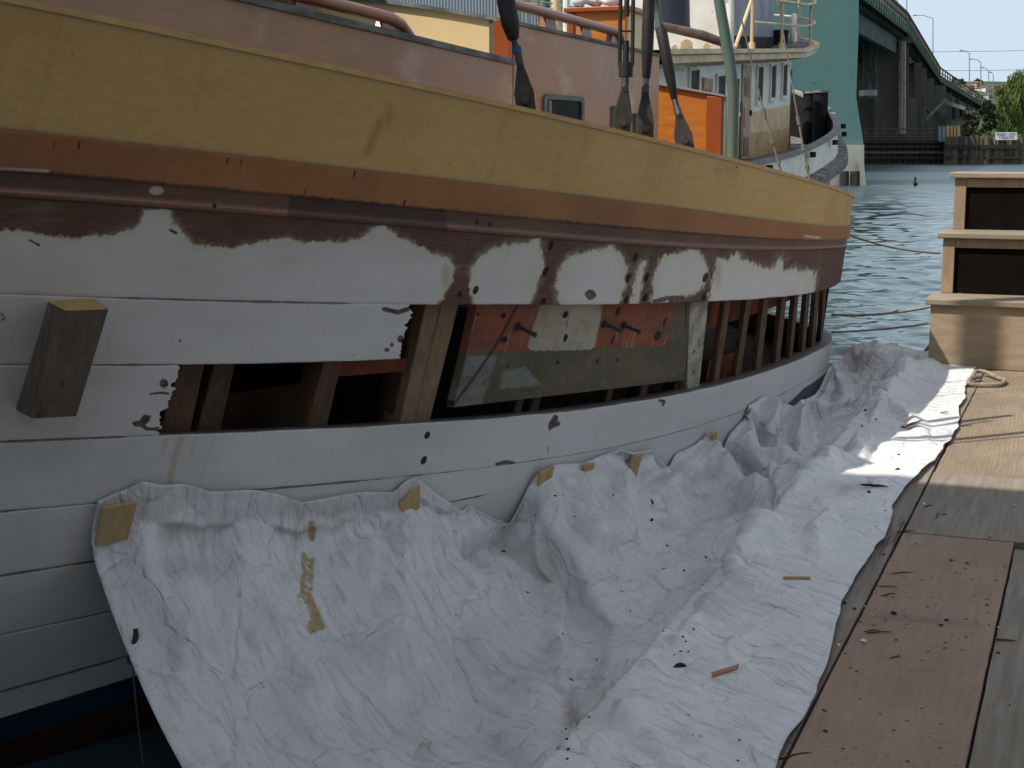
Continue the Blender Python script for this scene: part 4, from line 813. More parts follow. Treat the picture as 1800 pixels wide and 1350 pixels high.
chip(1273, 1182, .037, .007, .005, -.03, M_REDCHIP, 'wood_scrap', 'reddish flat wood scrap lying on the tarpaulin at lower right', 'wood scrap')
chip(1602, 752, .085, .018, .02, -.75, M_LEAF, 'dry_leaf', 'long curled brown leaf on the tarpaulin in the shade line', 'leaf', shape='leaf')
chip(1660, 728, .022, .009, .01, -.1, M_LEAF, 'dry_leaf', 'small red brown leaf on the sunlit tarpaulin', 'leaf', shape='leaf')
chip(1536, 856, .055, .006, .005, .05, M_BARK, 'twig', 'dark forked twig on the tarpaulin beside a brown fold', 'twig', shape='twig')
chip(1195, 1172, .022, .012, .010, .2, M_BARK, 'dirt_clump', 'black dirt clump gathered in the tarpaulin hollow', 'dirt clump', shape='lump')
chip(1003, 1196, .014, .005, .006, .2, M_BARK, 'bark_flake', 'dark bark flake at the top of the vertical tarpaulin crease', 'bark flake', shape='lump')
G_F = 'dark bark flakes scattered on the tarpaulin'
for x, y, s in ((1173, 960, 7), (927, 1042, 7), (1241, 980, 6), (885, 970, 8), (1147, 884, 6), (1145, 914, 7), (976, 872, 6), (942, 905, 5), (1167, 1000, 5), (1202, 1003, 6), (989, 1115, 6), (1050, 1160, 6), (1035, 1262, 8), (1231, 1295, 6), (1218, 1293, 5), (1300, 1302, 6), (1297, 1338, 7), (1210, 1258, 5), (1166, 1110, 6), (1219, 1107, 6), (1200, 1120, 7), (1205, 1128, 6), (1197, 1146, 7), (1210, 1146, 6), (1185, 1152, 5), (1093, 1040, 4), (1078, 870, 5), (1010, 908, 4), (1578, 826, 10), (1580, 800, 7), (1527, 866, 10), (1515, 750, 7), (1521, 722, 8), (1540, 738, 6), (1556, 898, 5), (995, 1282, 6), (997, 1300, 8), (999, 1318, 9), (997, 1335, 8), (1145, 880, 5), (1108, 1075, 5), (1143, 1090, 5)):
    r = s/2*(at(x, y, 1)-EY).dot(FH)*0+s/2*np.linalg.norm(on_tarp(x, y)[0]-EY)/F_PX
    chip(x, y, r*1.25, r*.8, r*.7, random.uniform(0, 3), M_BARK, 'bark_flake', 'dark bark flake among many scattered over the white tarpaulin', 'bark flake', G_F, shape='lump')
# ------------------------------------------------------------------ dock
dock = thing('dock', (-.2, 5, 0), 'weathered wooden dock of brown and grey boards beside the boat', 'dock')
def board(x0, x1, y0, y1, mat, name, z=0., th=.032, wob=.001):
    n = max(4, int((y1-y0)/.09)); m = MB(); L = [x0+random.uniform(-wob, wob) for _ in range(n)]; R = [x1+random.uniform(-wob, wob) for _ in range(n)]
    yy = np.linspace(y0, y1, n); V = []; F = []
    for i in range(n): V += [(L[i], yy[i], z-.0), (R[i], yy[i], z-.0), (R[i], yy[i], z-th), (L[i], yy[i], z-th)]
    for i in range(n-1):
        a = 4*i; F += [(a, a+1, a+5, a+4), (a+1, a+2, a+6, a+5), (a+2, a+3, a+7, a+6), (a+3, a, a+4, a+7)]
    F += [(0, 3, 2, 1), (4*n-4, 4*n-3, 4*n-2, 4*n-1)]
    return MB().add(V, F).build(name, mat, dock, bevel=.003)
board(-.96, -.556, -2, 3.1, M_PLANK, 'edge_plank'); board(-.96, -.557, 3.106, 7.1, M_PLANK, 'edge_plank', z=-.001); board(-.96, -.553, 7.108, 11.5, M_PLYT, 'edge_plank', z=.001)
board(-.549, -.191, -2, 3.765, M_PLYB, 'plywood_sheet', z=.001); board(-.549, -.191, 3.768, 5.04, M_PLYB, 'plywood_sheet', z=-.002)
board(-.548, -.150, 5.046, 6.05, M_PLANK, 'plywood_sheet', z=0); board(-.547, .74, 6.054, 8.42, M_PLYT, 'plywood_sheet', z=.001); board(-.548, .74, 8.425, 11.5, M_PLYT, 'plywood_sheet', z=-.001)
board(-.184, .10, -2, 4.95, M_PLANK, 'deck_plank'); board(.109, .40, -2, 5.3, M_PLANK, 'deck_plank', z=.001); board(.41, .72, -2, 6.0, M_PLANK, 'deck_plank'); board(-.14, .105, 4.96, 6.045, M_PLANK, 'deck_plank', z=.001); board(.112, .40, 5.31, 6.045, M_PLANK, 'deck_plank')
board(.75, 1.4, -2, 11.5, M_PLANK, 'deck_plank')
m = MB()
for x in (-.93, -.54, -.17, .4, 1.3): m.box((x-.035, -2, -.2), (x+.035, 11.4, -.036))
m.build('joist', M_PLANKD, dock)
MB().box((-.94, -1.9, -.6), (1.36, 11.3, -.205)).build('float', M_PLANKD, dock)
MB().box((-.985, -2, -.26), (-.962, 11.5, -.004)).build('fascia_board', M_PLANKD, dock, bevel=.003)
# litter on the dock
for i, (x, y, L, an) in enumerate(((1585, 1008, .05, .05), (1560, 1032, .04, -.5), (1562, 1046, .035, .1), (1590, 935, .05, .15), (1632, 890, .03, .3), (1648, 907, .04, .9), (1395, 1330, .06, .3), (1532, 1110, .03, 0), (1545, 1113, .05, -.05), (1573, 1157, .02, -.1))):
    chip(x, y, L*.75, .007, .0018, an, M_BARK, 'bark_sliver', 'dark bark sliver among the litter on the dock boards', 'bark sliver', 'bark slivers on the dock', tarp_=False, shape='twig')
for x, y, s in ((1571, 1078, 13), (1449, 1250, 9), (1451, 1286, 12), (1664, 1090, 8), (1654, 1099, 8), (1755, 1148, 8), (1735, 1063, 6), (1502, 1070, 8), (1485, 1060, 7), (1513, 1093, 6), (1672, 985, 8), (1700, 990, 7), (1740, 945, 5), (1575, 1125, 6), (1595, 1268, 6), (1620, 1246, 6), (1511, 1229, 6), (1660, 905, 7), (1612, 885, 8), (1553, 975, 7), (1775, 1240, 6)):
    r = s/2*np.linalg.norm(on_z(x, y, 0)-EY)/F_PX
    chip(x, y, r*1.3, r*.9, r*.45, random.uniform(0, 3), M_BARK, 'bark_flake', 'dark bark flake lying on the dock boards', 'bark flake', 'bark flakes on the dock', tarp_=False, shape='lump')
chip(1517, 1127, .011, .0095, .006, 0, M_WHITEBIT, 'white_cap', 'small round white cap lying on the brown plywood', 'cap', tarp_=False, shape='lump')
for i, (x, y, s) in enumerate(((1624, 886, 8), (1474, 1134, 9), (1713, 882, 4), (1784, 887, 5), (1532, 1081, 5), (1520, 1066, 5), (1755, 1103, 5), (1486, 1056, 6))):
    r = s/2*np.linalg.norm(on_z(x, y, 0)-EY)/F_PX
    chip(x, y, r*1.4, r*.7, r*.5, random.uniform(0, 3), M_WHITEBIT, 'paint_chip', 'tiny white paint chip lying on the dock', 'paint chip', 'white paint chips on the dock', tarp_=False, shape='lump')
chip(1766, 1127, .03, .003, .003, -.35, M_LEAF, 'reddish_twig', 'thin reddish twig on the grey plank at right', 'twig', tarp_=False, shape='twig')
# rope at the tarp's far corner
pts = [(1708, 664), (1716, 655), (1730, 656), (1748, 662), (1768, 668), (1760, 676), (1735, 677), (1712, 676), (1700, 677), (1706, 668), (1722, 664)]
P = smooth1(resample([on_z(x, y, .016) for x, y in pts], 60), 4); P[:, 2] += .012*np.maximum(0, np.sin(np.linspace(0, 9, 60)))
MB().tube(P, .012, 8).build('rope_loop', M_ROPE, None, smooth='auto', label='loop of grey rope tied to the far corner of the tarpaulin', cat='rope')
# ------------------------------------------------------------------ boarding steps
steps = thing('boarding_steps', (-.3, 9.5, 0), 'three tiered wooden boarding steps with dark panels standing on the dock', 'steps')
XL, XR = -.90, .62; YF = [9.0, 9.37, 9.75]; ZT = [.405, .775, 1.13]; YB = 10.15
MB().box((XL+.02, YF[0]+.001, .002), (XR-.02, YF[0]+.022, ZT[0]-.036)).build('plywood_panel', M_STEPP, steps, bevel=.003)
for k in range(3):
    yb = YF[k+1]+.02 if k < 2 else YB
    MB().box((XL-.012+.02*k, YF[k]-.028, ZT[k]-.034), (XR, yb, ZT[k])).build('tread', M_STEPT, steps, bevel=.005)
    xl = XL+.02*(k+1)
    if k:
        zb = ZT[k-1]+.001; zt = ZT[k]-.036
        MB().box((xl, YF[k], zb), (xl+.07, YF[k]+.04, zt)).build('post', M_STEPW, steps, bevel=.003); MB().box((XR-.09, YF[k], zb), (XR-.02, YF[k]+.04, zt)).build('post', M_STEPW, steps, bevel=.003)
        MB().box((xl+.072, YF[k]+.002, zt-.055), (XR-.092, YF[k]+.036, zt-.001)).build('rail', M_STEPW, steps, bevel=.003)
        MB().box((xl+.0705, YF[k]+.022, zb), (XR-.0905, YF[k]+.034, zt-.0555)).build('dark_panel', M_STEPD, steps)
    MB().prism([(xl+.004, YF[k]+.045, .003), (xl+.004, YB-.01, .003), (xl+.004, YB-.01, ZT[k]-.037), (xl+.004, YF[k]+.045, ZT[k]-.037)], (.018, 0, 0)).build('side_panel', M_STEPW, steps)
MB().box((XL+.1, YB-.008, .003), (XR-.05, YB+.015, ZT[2]-.037)).build('back_panel', M_STEPW, steps)
# mooring lines
def sagline(a, b, sag, r, label):
    t = np.linspace(0, 1, 30); P = np.array([a*(1-k)+b*k-np.array([0, 0, 4*sag*k*(1-k)]) for k in t])
    MB().tube(P, r, 6).build('mooring_line', M_ROPE, None, smooth=True, label=label, cat='rope')
sagline(at(1478, 408, 10.2), at(1652, 445, 10.6), .03, .008, 'upper mooring line crossing the water towards the steps')
sagline(at(1462, 584, 10.0), at(1650, 566, 10.3), .012, .007, 'lower reddish mooring line just above the water')
sagline(at(1462, 553, 11.2), at(1650, 536, 11.4), .03, .010, 'dark strand added as the rope reflection on the rippled water')  # dark strand modelled in place of a rope's reflection in the water
# ------------------------------------------------------------------ tugboat moored beyond (s forward, r to starboard)
A0, D0_ = 5.31, 38.6
def tg(s, r, z): return ld(A0+.33*s+.94*r, D0_+.94*s-.33*r, z)
def s_of(px): k = (px-900)/F_PX; k *= 2600/2634*1.0; return (38*k-7)/(.33-.94*k)
TS, TR = tg(1, 0, 0)-tg(0, 0, 0), tg(0, 1, 0)-tg(0, 0, 0); ZV = np.array([0, 0, 1.])
tug = thing('tugboat', tg(-5, 0, WATER), 'old white and buff tugboat with a round fronted deckhouse beyond the sailing boat', 'tugboat')
gs = np.array([[-16, 2.3, .9], [-11.3, 2.6, .9], [-5.95, 2.89, 1.12], [-3, 3.0, 1.36], [-.08, 3.07, 1.66], [2.42, 2.69, 2.0], [3.7, 2.35, 2.25], [4.78, 1.9, 2.5], [6.05, 1.0, 2.9], [6.8, 0.02, 3.05]])
tt = np.linspace(0, 1, 60); kk = np.linspace(0, 1, len(gs)); G = np.stack([np.interp(tt, kk, gs[:, i]) for i in range(3)], 1); G = smooth1(G, 8)
G = np.concatenate([G, G[::-1]*[1, -1, 1]])
def ring(dr, dz, cr=1.): return np.array([tg(s+(dr if abs(r) < .9 and s > 5 else 0), r*cr+np.sign(r)*dr, z+dz) for s, r, z in G])
def loft(rings): return np.stack(rings, 1)
MB().grid(loft([ring(.02, -.06), ring(.03, -.62)])).build('bulwark', M_TWHITE, tug, smooth=True)
MB().grid(loft([ring(-.08, -.05), ring(-.10, -.9), ring(-.16, -1.6)])).build('bulwark_lining', M_BLACK, tug, smooth=True)
MB().grid(loft([ring(-.11, -.05), ring(-.11, .02), ring(.06, .02), ring(.06, -.06), ring(0, -.06)])).build('cap_rail', M_CAPG, tug, smooth='auto')
MB().grid(loft([ring(.03, -.62), ring(.28, -.66), ring(.30, -.86), ring(.02, -.95)])).build('guard_rail', M_GUARD, tug, smooth='auto')
MB().grid(loft([ring(.02, -.93), ring(-.10, -1.5, .97), np.array([tg(s*.96, r*.86, -.5) for s, r, z in G]), np.array([tg(s*.93, r*.75, -1.2) for s, r, z in G])])).build('hull', M_BUFFD, tug, smooth=True)
MB().add([tg(s, r*.96, .85+max(0, s)*.12) for s, r, z in G], [tuple(range(len(G)))]).build('deck', M_GUARD, tug)
for s, r in ((-9, 2.9), (-4.6, 3.12), (-1.6, 3.22), (.3, 3.2), (1.9, 2.98)):
    z = float(np.interp(s, gs[:, 0], gs[:, 2])); m = MB(); c = tg(s, r-.04, z-.14); m.obox(c, TS*.2, TR*.03, ZV*.035); m.obox(c+TS*.1, TS*.035, TR*.05, ZV*.06); m.obox(c-TS*.1, TS*.035, TR*.05, ZV*.06); m.build('chock', M_BLACK, tug)
def stad(R, s0, s1, n=20):                       # outline: starboard side aft to front arc to port side
    o = [(s0, R)]+[(s1+R*math.sin(a), R*math.cos(a)) for a in np.linspace(0, math.pi, n)]+[(s0, -R)]; return o
def zu(s): return 3.45+.06*s+(.022*(s+2)**2 if s > -2 else 0)
def wallband(R, s0, s1, zf0, zf1, mat, name, parent):
    o = stad(R, s0, s1, 28); o = [(s0+(o[1][0]-s0)*k, R) for k in np.linspace(0, 1, 12)[:-1]]+o[1:]
    return MB().grid(np.array([[tg(s, r, zf0(s)), tg(s, r, zf1(s))] for s, r in o])).build(name, mat, parent, smooth='auto')
zb = lambda s: 2.30+.055*s
house = wallband(1.80, -16, 0, zb, zu, M_TWHITE, 'deckhouse', tug)
wallband(1.80, -16, 0, lambda s: 1.72+.03*s, zb, M_BUFF, 'upper_band', house); wallband(1.80, -16, 0, lambda s: .85, lambda s: 1.72+.03*s, M_BUFFD, 'lower_band', house)  # wall below the white in two tones, darker tan at the bottom
def cpt(s, off=0.):   # point on the house wall, s beyond 0 wraps round the front by arc length
    R = 1.8+off
    if s <= 0: return s, R
    a = s/1.8; return R*math.sin(a), R*math.cos(a)
def wallrect(s0, s1, z0, z1, off, th, mat, name, parent, slope=.05):
    n = 5; P = []; ss = np.linspace(s0, s1, n); m = MB(); F_ = []; V = []
    for s in ss:
        for o_ in (off+th, off):
            q = cpt(s, o_); V += [tg(*q, z0+slope*(s-s0)), tg(*q, z1+slope*(s-s0))]
    for i in range(n-1):
        a = 4*i; F_ += [(a, a+4, a+5, a+1), (a+1, a+5, a+7, a+3), (a, a+2, a+6, a+4)]
    F_ += [(0, 1, 3, 2), (4*n-4, 4*n-2, 4*n-1, 4*n-3)]
    return m.add(V, F_).build(name, mat, parent)
def twin(s0, s1, z0, z1):
    w = wallrect(s0, s1, z0, z1, .004, .02, M_WIN, 'window', house)
    for e in (s0-.07, s1): wallrect(e, e+.07, z0-.03, z1+.05, .003, .045, M_TWHITE, 'window_frame', w)
    wallrect(s0-.09, s1+.09, z0-.10, z0-.02, .003, .06, M_TWHITE, 'window_sill', w)
for x, a, b in ((1331, 2.28, 3.00), (1354, 2.40, 3.12), (1374, 2.50, 3.22)): s = s_of(x); twin(s-.32, s+.32, a, b)
twin(.9, 1.45, 2.55, 3.25)
for x in (1216, 1263, 1288): s = s_of(x); twin(s-.36, s+.36, 1.95, 2.62)
def tdoor(x, w, z0, z1, mat):
    s = s_of(x); d = wallrect(s-w, s+w, z0, z1, .004, .03, mat, 'door', house, .0)
    for k in range(3):
        za = z0+.08+(z1-z0-.1)*k/3
        wallrect(s-w*.55, s+w*.55, za, za+(z1-z0)*.2, .037, .012, M_BROWN if k != 1 else mat, 'door_panel', d, 0)
    wallrect(s+w*.7, s+w*.85, (z0+z1)/2-.06, (z0+z1)/2+.06, .037, .04, M_BLACK, 'door_handle', d, 0)
tdoor(1308, .5, 1.0, 2.98, M_DOORT); tdoor(1240, .42, .9, 2.55, M_DOORT); wallrect(s_of(1299), s_of(1302), .95, 2.2, .004, .03, M_BROWN, 'door_post', house); wallrect(.35, .7, .9, 3.2, .004, .03, M_BROWN, 'front_post', house)
# upper deck with a moulded edge
o = stad(2.42, -16, 0, 30)
o = [(-16+16*k, 2.42) for k in np.linspace(0, 1, 10)[:-1]]+o[1:-1]+[(-16*k, -2.42) for k in np.linspace(0, 1, 10)]
upd = MB().grid(np.array([[tg(s*1.0, r*.80, zu(s)-.06), tg(s, r, zu(s)+.02), tg(s, r, zu(s)+.13), tg(s*1.01, r*1.03, zu(s)+.15), tg(s*1.01, r*1.03, zu(s)+.23), tg(s, r*.97, zu(s)+.23)] for s, r in o])).build('upper_deck', M_BUFF, tug, smooth='auto')
MB().add([tg(s, r*.975, zu(s)+.228) for s, r in o], [tuple(range(len(o)))]).build('deck_surface', M_GUARD, upd)
MB().add([tg(s, r*.81, zu(s)-.058) for s, r in o], [tuple(range(len(o)))]).build('deck_underside', M_TWHITE, upd)
# pilot house
ph = wallband(1.5, -6.5, -1.0, lambda s: zu(s)+.5, lambda s: 7.2, M_GREYB, 'pilot_house', tug)
wallband(1.53, -6.5, -1.0, lambda s: zu(s)+.23, lambda s: zu(s)+.52, M_BLACK, 'base_band', ph)
o2 = stad(1.5, -6.5, -1, 20); MB().add([tg(s, r, 7.2) for s, r in o2], [tuple(range(len(o2)))]).build('roof', M_TWHITE, ph)
MB().obox(tg(-6.5, 0, 5.2), TS*.02, TR*1.5, ZV*2.0).build('rear_wall', M_TWHITE, ph)
for k in range(5):
    a = .3+k*.42; q = lambda o_: (-1+(1.5+o_)*math.sin(a), (1.5+o_)*math.cos(a)); c = tg(*q(.0), 5.35); nn = tg(*q(1), 5.35)-c; sd = np.cross(nn, ZV); MB().obox(c, sd*.22, nn*.02, ZV*.4).build('window', M_WIN, ph)
# railing of the upper deck
m = MB(); R = 2.36; path = [(-8.5+8.5*k, R) for k in np.linspace(0, 1, 12)]+[(R*math.sin(a), R*math.cos(a)) for a in np.linspace(.1, math.pi, 18)]+[(-8.5*k, -R) for k in np.linspace(0.1, 1, 8)]
for h, r in ((1.02, .034), (.52, .026)): m.tube([tg(s, q, zu(s)+.23+h) for s, q in path], r, 8)
m.tube([tg(-8.5, R, zu(-8.5)+1.25), tg(-10.2, R, zu(-10)+.25)], .034, 8)
rail = m.build('railing', M_BUFF, tug, smooth='auto')
for s, q in [(-8.5, R), (-4.9, R), (-.6, R)]+[(R*math.sin(a), R*math.cos(a)) for a in (.75, 1.3, 1.9, 2.5)]:
    MB().tube([tg(s, q, zu(s)+.2), tg(s, q, zu(s)+.35), tg(s, q, zu(s)+.36), tg(s, q, zu(s)+1.26)], [.07, .07, .036, .036], 8).build('rail_post', M_BUFF if q > 1.5 else M_RUST, rail, smooth='auto')
c = at(1395, 54, 38.2); MB().tube([c+RT*.08*math.cos(a)+ZV*.36*math.sin(a)+FH*.3*math.cos(a) for a in np.linspace(0, 6.283, 24)], .075, 8).build('life_ring', M_TWHITE, tug, smooth=True)
c = at(1367, 84, 37.6); MB().tube([c-ZV*.0, c+ZV*.06, c+ZV*.42], [.18, .24, .27], 12).build('bucket', M_BLACK, tug, smooth='auto')
# gear on the upper deck
MB().tube([at(1284, 92, 32), at(1284, -60, 32)], .075, 10).build('mast', M_TWHITE, tug, smooth='auto')
MB().tube([at(1182, 52, 31), at(1182, 40, 31), at(1180, -60, 31)], [.37, .36, .36], 20).build('funnel', M_NAVY, tug, smooth='auto')
m = MB(); a, b = at(1206, 66, 33), at(1275, 66, 33); m.prism([a, b, b+ZV*3, a+ZV*3], FH*.9); m.build('engine_casing', M_GREYB, tug)
m = MB()
for x0, x1 in ((1212, 1219), (1257, 1262)): m.tube([at(x0, 56, 32.3), at(x1, -40, 32.3)], .026, 6)
for y in (-25, -6, 14, 44, 62): m.tube([at(1213, y-3, 32.3), at(1260, y, 32.3)], .018, 6)
m.build('ladder', M_PIPEW, tug, smooth='auto')
a, b = at(1163, 46, 28.5), at(1296, 84, 33); m = MB(); m.tube([a, a*.5+b*.5+ZV*.05, b], [.08, .10, .08], 12); m.build('covered_boom', M_BROWN, tug, smooth='auto')
for x, y, w, h in ((1207, 86, 11, 16), (1242, 90, 6, 14), (1267, 92, 4, 9), (1186, 88, 5, 9)):
    d = 27+(x-1180)*.04; c = at(x, y, d); k = d/2634; MB().prism([c-RT*w*k, c+RT*w*k, c+RT*w*k*.9+ZV*h*k*.7, c+RT*w*k*.3+ZV*h*k, c-RT*w*k*.3+ZV*h*k, c-RT*w*k*.9+ZV*h*k*.7], FH*.25).build('boat_chock', M_BUFF, tug)
MB().tube([at(1170, 111, 24.6), at(1203, 117, 24.6)], .085, 12).build('rolled_awning', M_TWHITE, tug, smooth='auto')
for s, r in ((3.7, 1.8), (3.2, 2.15)):
    p = tg(s, r, 1.3); b_ = MB().tube([p, p+ZV*1.4], .2, 14).build('bollard', M_BLACK, tug, smooth='auto'); MB().tube([p+ZV*1.401, p+ZV*1.46], .23, 14).build('bollard_cap', M_CAPG, b_, smooth='auto')
# ------------------------------------------------------------------ bridge pier painted teal, bridge, piers
tw = thing('bridge_tower', at(1460, 322, 68), 'tall teal painted concrete bascule tower with a pale concrete foot', 'bridge tower')
def colpoly(px, dep, back, name, mat, parent, n=1):
    P = [at(x, y, dep) for x, y in px]; return MB().prism(P, FH*back).build(name, mat, parent)
zs = [254, 170, 60, -250]
xr = [1518, 1505, 1509, 1513]; rows = []
for y, x in zip(zs, xr): rows.append([at(xx, y, 66) for xx in np.linspace(1100, x, 60)])
rows = np.array(rows); rr = []
for t in np.linspace(0, 3, 70):
    i = min(2, int(t)); f = t-i; rr.append(rows[i]*(1-f)+rows[i+1]*f)
rr = np.array(rr); m = MB().grid(rr); q = proj(rr.reshape(-1, 3)); back = rr[:, -1]; m.at['crack'] = np.concatenate([lsd(q, [(1421, 144), (1440, 148), (1443, 152), (1469, 155)], 1.3), np.full(140, -9.)]); m.grid(np.stack([back, back+FH*9], 1))
m.build('painted_wall', M_TEAL, tw, smooth='auto')
colpoly([(1095, 330), (1523, 330), (1519, 290), (1519, 254.4), (1095, 254.4)], 65.8, 9, 'concrete_foot', M_CONC, tw)
for x in (1484, 1503): MB().tube([at(x, 330, 65.2), at(x, 301, 65.2)], .22, 8).build('fender_pile', M_PILED, tw, smooth='auto')
br = thing('bridge', at(1600, 285, 150), 'long dark steel and concrete bridge receding behind the teal tower', 'bridge')
BP = [at(1500, -30, 104), at(1592, 44, 145), at(1651, 134, 210), at(1740, 190, 330), at(1830, 222, 520)]
BP[0] = at(1470, -55, 95)
def ribbon(pts, dz0, dz1, lat0, lat1, name, mat, parent):
    m = MB(); Q = []
    for i, p in enumerate(pts):
        a = pts[min(i+1, len(pts)-1)]-pts[max(i-1, 0)]; a[2] = 0; a /= np.linalg.norm(a); r = np.cross(a, ZV)
        Q.append([p+r*lat0+ZV*dz0, p+r*lat1+ZV*dz0, p+r*lat1+ZV*dz1, p+r*lat0+ZV*dz1, p+r*lat0+ZV*dz0])
    return m.grid(np.array(Q)).build(name, mat, parent)
ribbon(BP, -.5, 0., -11, 0, 'roadway', M_ASPH, br); ribbon(BP[:2], -.75, .12, .003, .25, 'green_fascia', M_GIRD, br); ribbon(BP[1:], -.8, .1, .003, .25, 'fascia', M_GIRDD, br)
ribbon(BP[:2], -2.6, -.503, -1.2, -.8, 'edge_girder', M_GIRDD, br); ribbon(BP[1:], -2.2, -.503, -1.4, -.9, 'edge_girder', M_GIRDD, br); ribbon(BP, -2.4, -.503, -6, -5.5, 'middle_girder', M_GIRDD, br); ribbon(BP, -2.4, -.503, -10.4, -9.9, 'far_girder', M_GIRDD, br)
m = MB(); m2 = MB(); m3 = MB()
for a, b, n in zip(BP[:-1], BP[1:], (26, 28, 30, 26)):
    d = b-a; d[2] = 0; d /= np.linalg.norm(d); r = np.cross(d, ZV)
    for k in range(n):
        p = a*(1-k/n)+b*k/n; m.obox(p+r*.1+ZV*.65, d*.13, r*.08, ZV*.45); m2.obox(p-r*5.2-ZV*.9, d*.12, r*5, ZV*.3); m3.obox(p+r*.28-ZV*.35, d*.05, r*.06, ZV*.36)
    m.bar(a+r*.1+ZV*1.15, b+r*.1+ZV*1.15, .16, .16); m.bar(a+r*.1+ZV*.5, b+r*.1+ZV*.5, .1, .1); m2.bar(a-r*5.2-ZV*.9, b-r*5.2-ZV*.9, .3, .2); m3.bar(a+r*.28-ZV*.55, b+r*.28-ZV*.55, .06, .08)
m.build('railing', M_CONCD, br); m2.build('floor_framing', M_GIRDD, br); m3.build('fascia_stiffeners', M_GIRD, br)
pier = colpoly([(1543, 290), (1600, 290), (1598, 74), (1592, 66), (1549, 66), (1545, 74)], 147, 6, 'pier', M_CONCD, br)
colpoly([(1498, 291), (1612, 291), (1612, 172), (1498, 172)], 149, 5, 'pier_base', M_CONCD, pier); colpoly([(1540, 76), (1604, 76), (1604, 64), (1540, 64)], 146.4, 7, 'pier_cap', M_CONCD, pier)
for x, w, mt_ in ((1585, .16, M_CAPG), (1590, .12, M_BUFFD), (1581, .08, M_GUARD)): MB().tube([at(x, 236, 146), at(x+.5, 72, 146)], w, 8).build('utility_pipe', mt_, br, smooth='auto')
m = MB()
for (x0, y0, x1, y1) in ((1512, 30, 1540, 165), (1513, 60, 1536, 150), (1520, 20, 1522, 170), (1536, 40, 1538, 170), (1516, 100, 1538, 40)): m.tube([at(x0, y0, 143), at(x1, y1, 143)], .22, 6)
m.build('cross_bracing', M_GIRDD, br)
colpoly([(1519, 168), (1542, 168), (1542, 158), (1519, 158)], 142.5, 2, 'bearing_ledge', M_CONC, br)
colpoly([(1500, 175), (1545, 175), (1545, 20), (1500, 20)], 160, 3, 'far_pier', M_CONCD, br)
for x, w, dep_, top_ in ((1614, 7, 165, 110), (1624, 5, 172, 120), (1636, 6, 185, 138), (1648, 5, 196, 150), (1657, 6, 205, 150), (1668, 5, 225, 164), (1683, 4, 250, 172), (1697, 4, 275, 180), (1712, 3, 300, 186)):
    colpoly([(x-w, 262), (x+w, 262), (x+w, top_), (x-w, top_)], dep_, 4, 'pier_column', M_CONCD, br)
colpoly([(1605, 250), (1664, 250), (1664, 205), (1605, 172)], 190, 2, 'bridge_abutment', M_GIRDD, br)
m = MB()
for q in (((1612, 225), (1662, 175)), ((1620, 170), (1630, 240)), ((1605, 165), (1640, 205))): m.tube([at(*q[0], 168), at(*q[1], 190)], .18, 6)
m.build('bracing', M_GIRDD, br)
colpoly([(1651, 172), (1697, 188), (1697, 194), (1651, 180)], 212, 1.5, 'side_span_girder', M_CONC, br)
# lamps
G_L = 'street lamps along the bridge'
for x, yb_, yt, d, arm, l in ((1640, 124, 32, 205, -32, 'tall street lamp nearest on the bridge with a long left arm'), (1594, 60, -40, 147, 10, 'tall pole rising out of frame beside the bridge pier'), (1577, 36, -40, 138, -8, 'pale pole on the green bridge edge nearest the tower'), (1704, 176, 94, 280, -14, 'street lamp over the middle of the side span'), (1724, 186, 109, 310, -18, 'street lamp second along the side span'), (1738, 196, 124, 340, -12, 'street lamp third along the side span'), (1746, 200, 132, 360, -6, 'small farthest street lamp on the bridge')):
    k = d/2634; m = MB().tube([at(x, yb_+8, d), at(x, yt, d)], [1.1*k*.9, .7*k], 6)
    o = m.build('street_lamp', M_LAMP, None, smooth='auto', label=l, cat='street lamp', group=G_L)
    a = at(x, yt, d); e = at(x+arm, yt-5, d); MB().tube([a, a*.5+e*.5+ZV*2.2*k, e], .55*k, 5).build('lamp_arm', M_LAMP, o); MB().obox(e, RT*3*k, FH*1*k, ZV*.9*k).build('lamp_head', M_CAPG, o)
m = MB()
for y0, y1, d in ((124, 122, 300), (91, 88, 300)): m.tube([at(1635, y0, d), at(1720, (y0+y1)/2+1, d), at(1830, y1, d)], .05, 4)
m.build('overhead_wire', M_LAMP, None, label='thin overhead wires crossing the sky above the bridge', cat='wire')
# ------------------------------------------------------------------ pile fenders and sign
pf = thing('timber_fender', at(1590, 288, 140), 'dark timber fender platform with rusty railing in front of the bridge pier', 'timber fender')
for i, x in enumerate(np.linspace(1512, 1660, 16)): MB().tube([at(x, 296, 140), at(x+random.uniform(-1, 1), 247+random.uniform(-1, 1), 140)], .26, 7).build('pile', M_PILED, pf, smooth='auto')
for y in (249, 258, 268, 278): MB().bar(at(1505, y, 139.6), at(1662, y, 139.6), .25, .28 if y < 255 else .2).build('beam', M_PILED if y != 268 else M_PILE, pf)
MB().prism([at(1505, 292, 146), at(1662, 292, 146), at(1662, 249, 146), at(1505, 249, 146)], FH*.5).build('backing', M_PILED, pf)
m = MB()
for y in (227, 236, 241): m.tube([at(1512, y, 140), at(1650, y, 140)], .07, 5)
for x in np.linspace(1520, 1650, 8): m.tube([at(x, 247, 140), at(x, 225, 140)], .07, 5)
m.build('railing', M_RUST, pf)
pw = thing('pile_wall', at(1730, 290, 138), 'row of weathered timber piles standing in the water under the white sign', 'pile wall')
xs_ = np.linspace(1664, 1793, 27)
proto = MB().tube([(0, 0, 0), (.02, 0, 1.4), (0, .02, 2.95)], [.30, .28, .25], 8).build('pile', M_PILE, pw, smooth='auto'); proto.matrix_parent_inverse = Matrix(); 
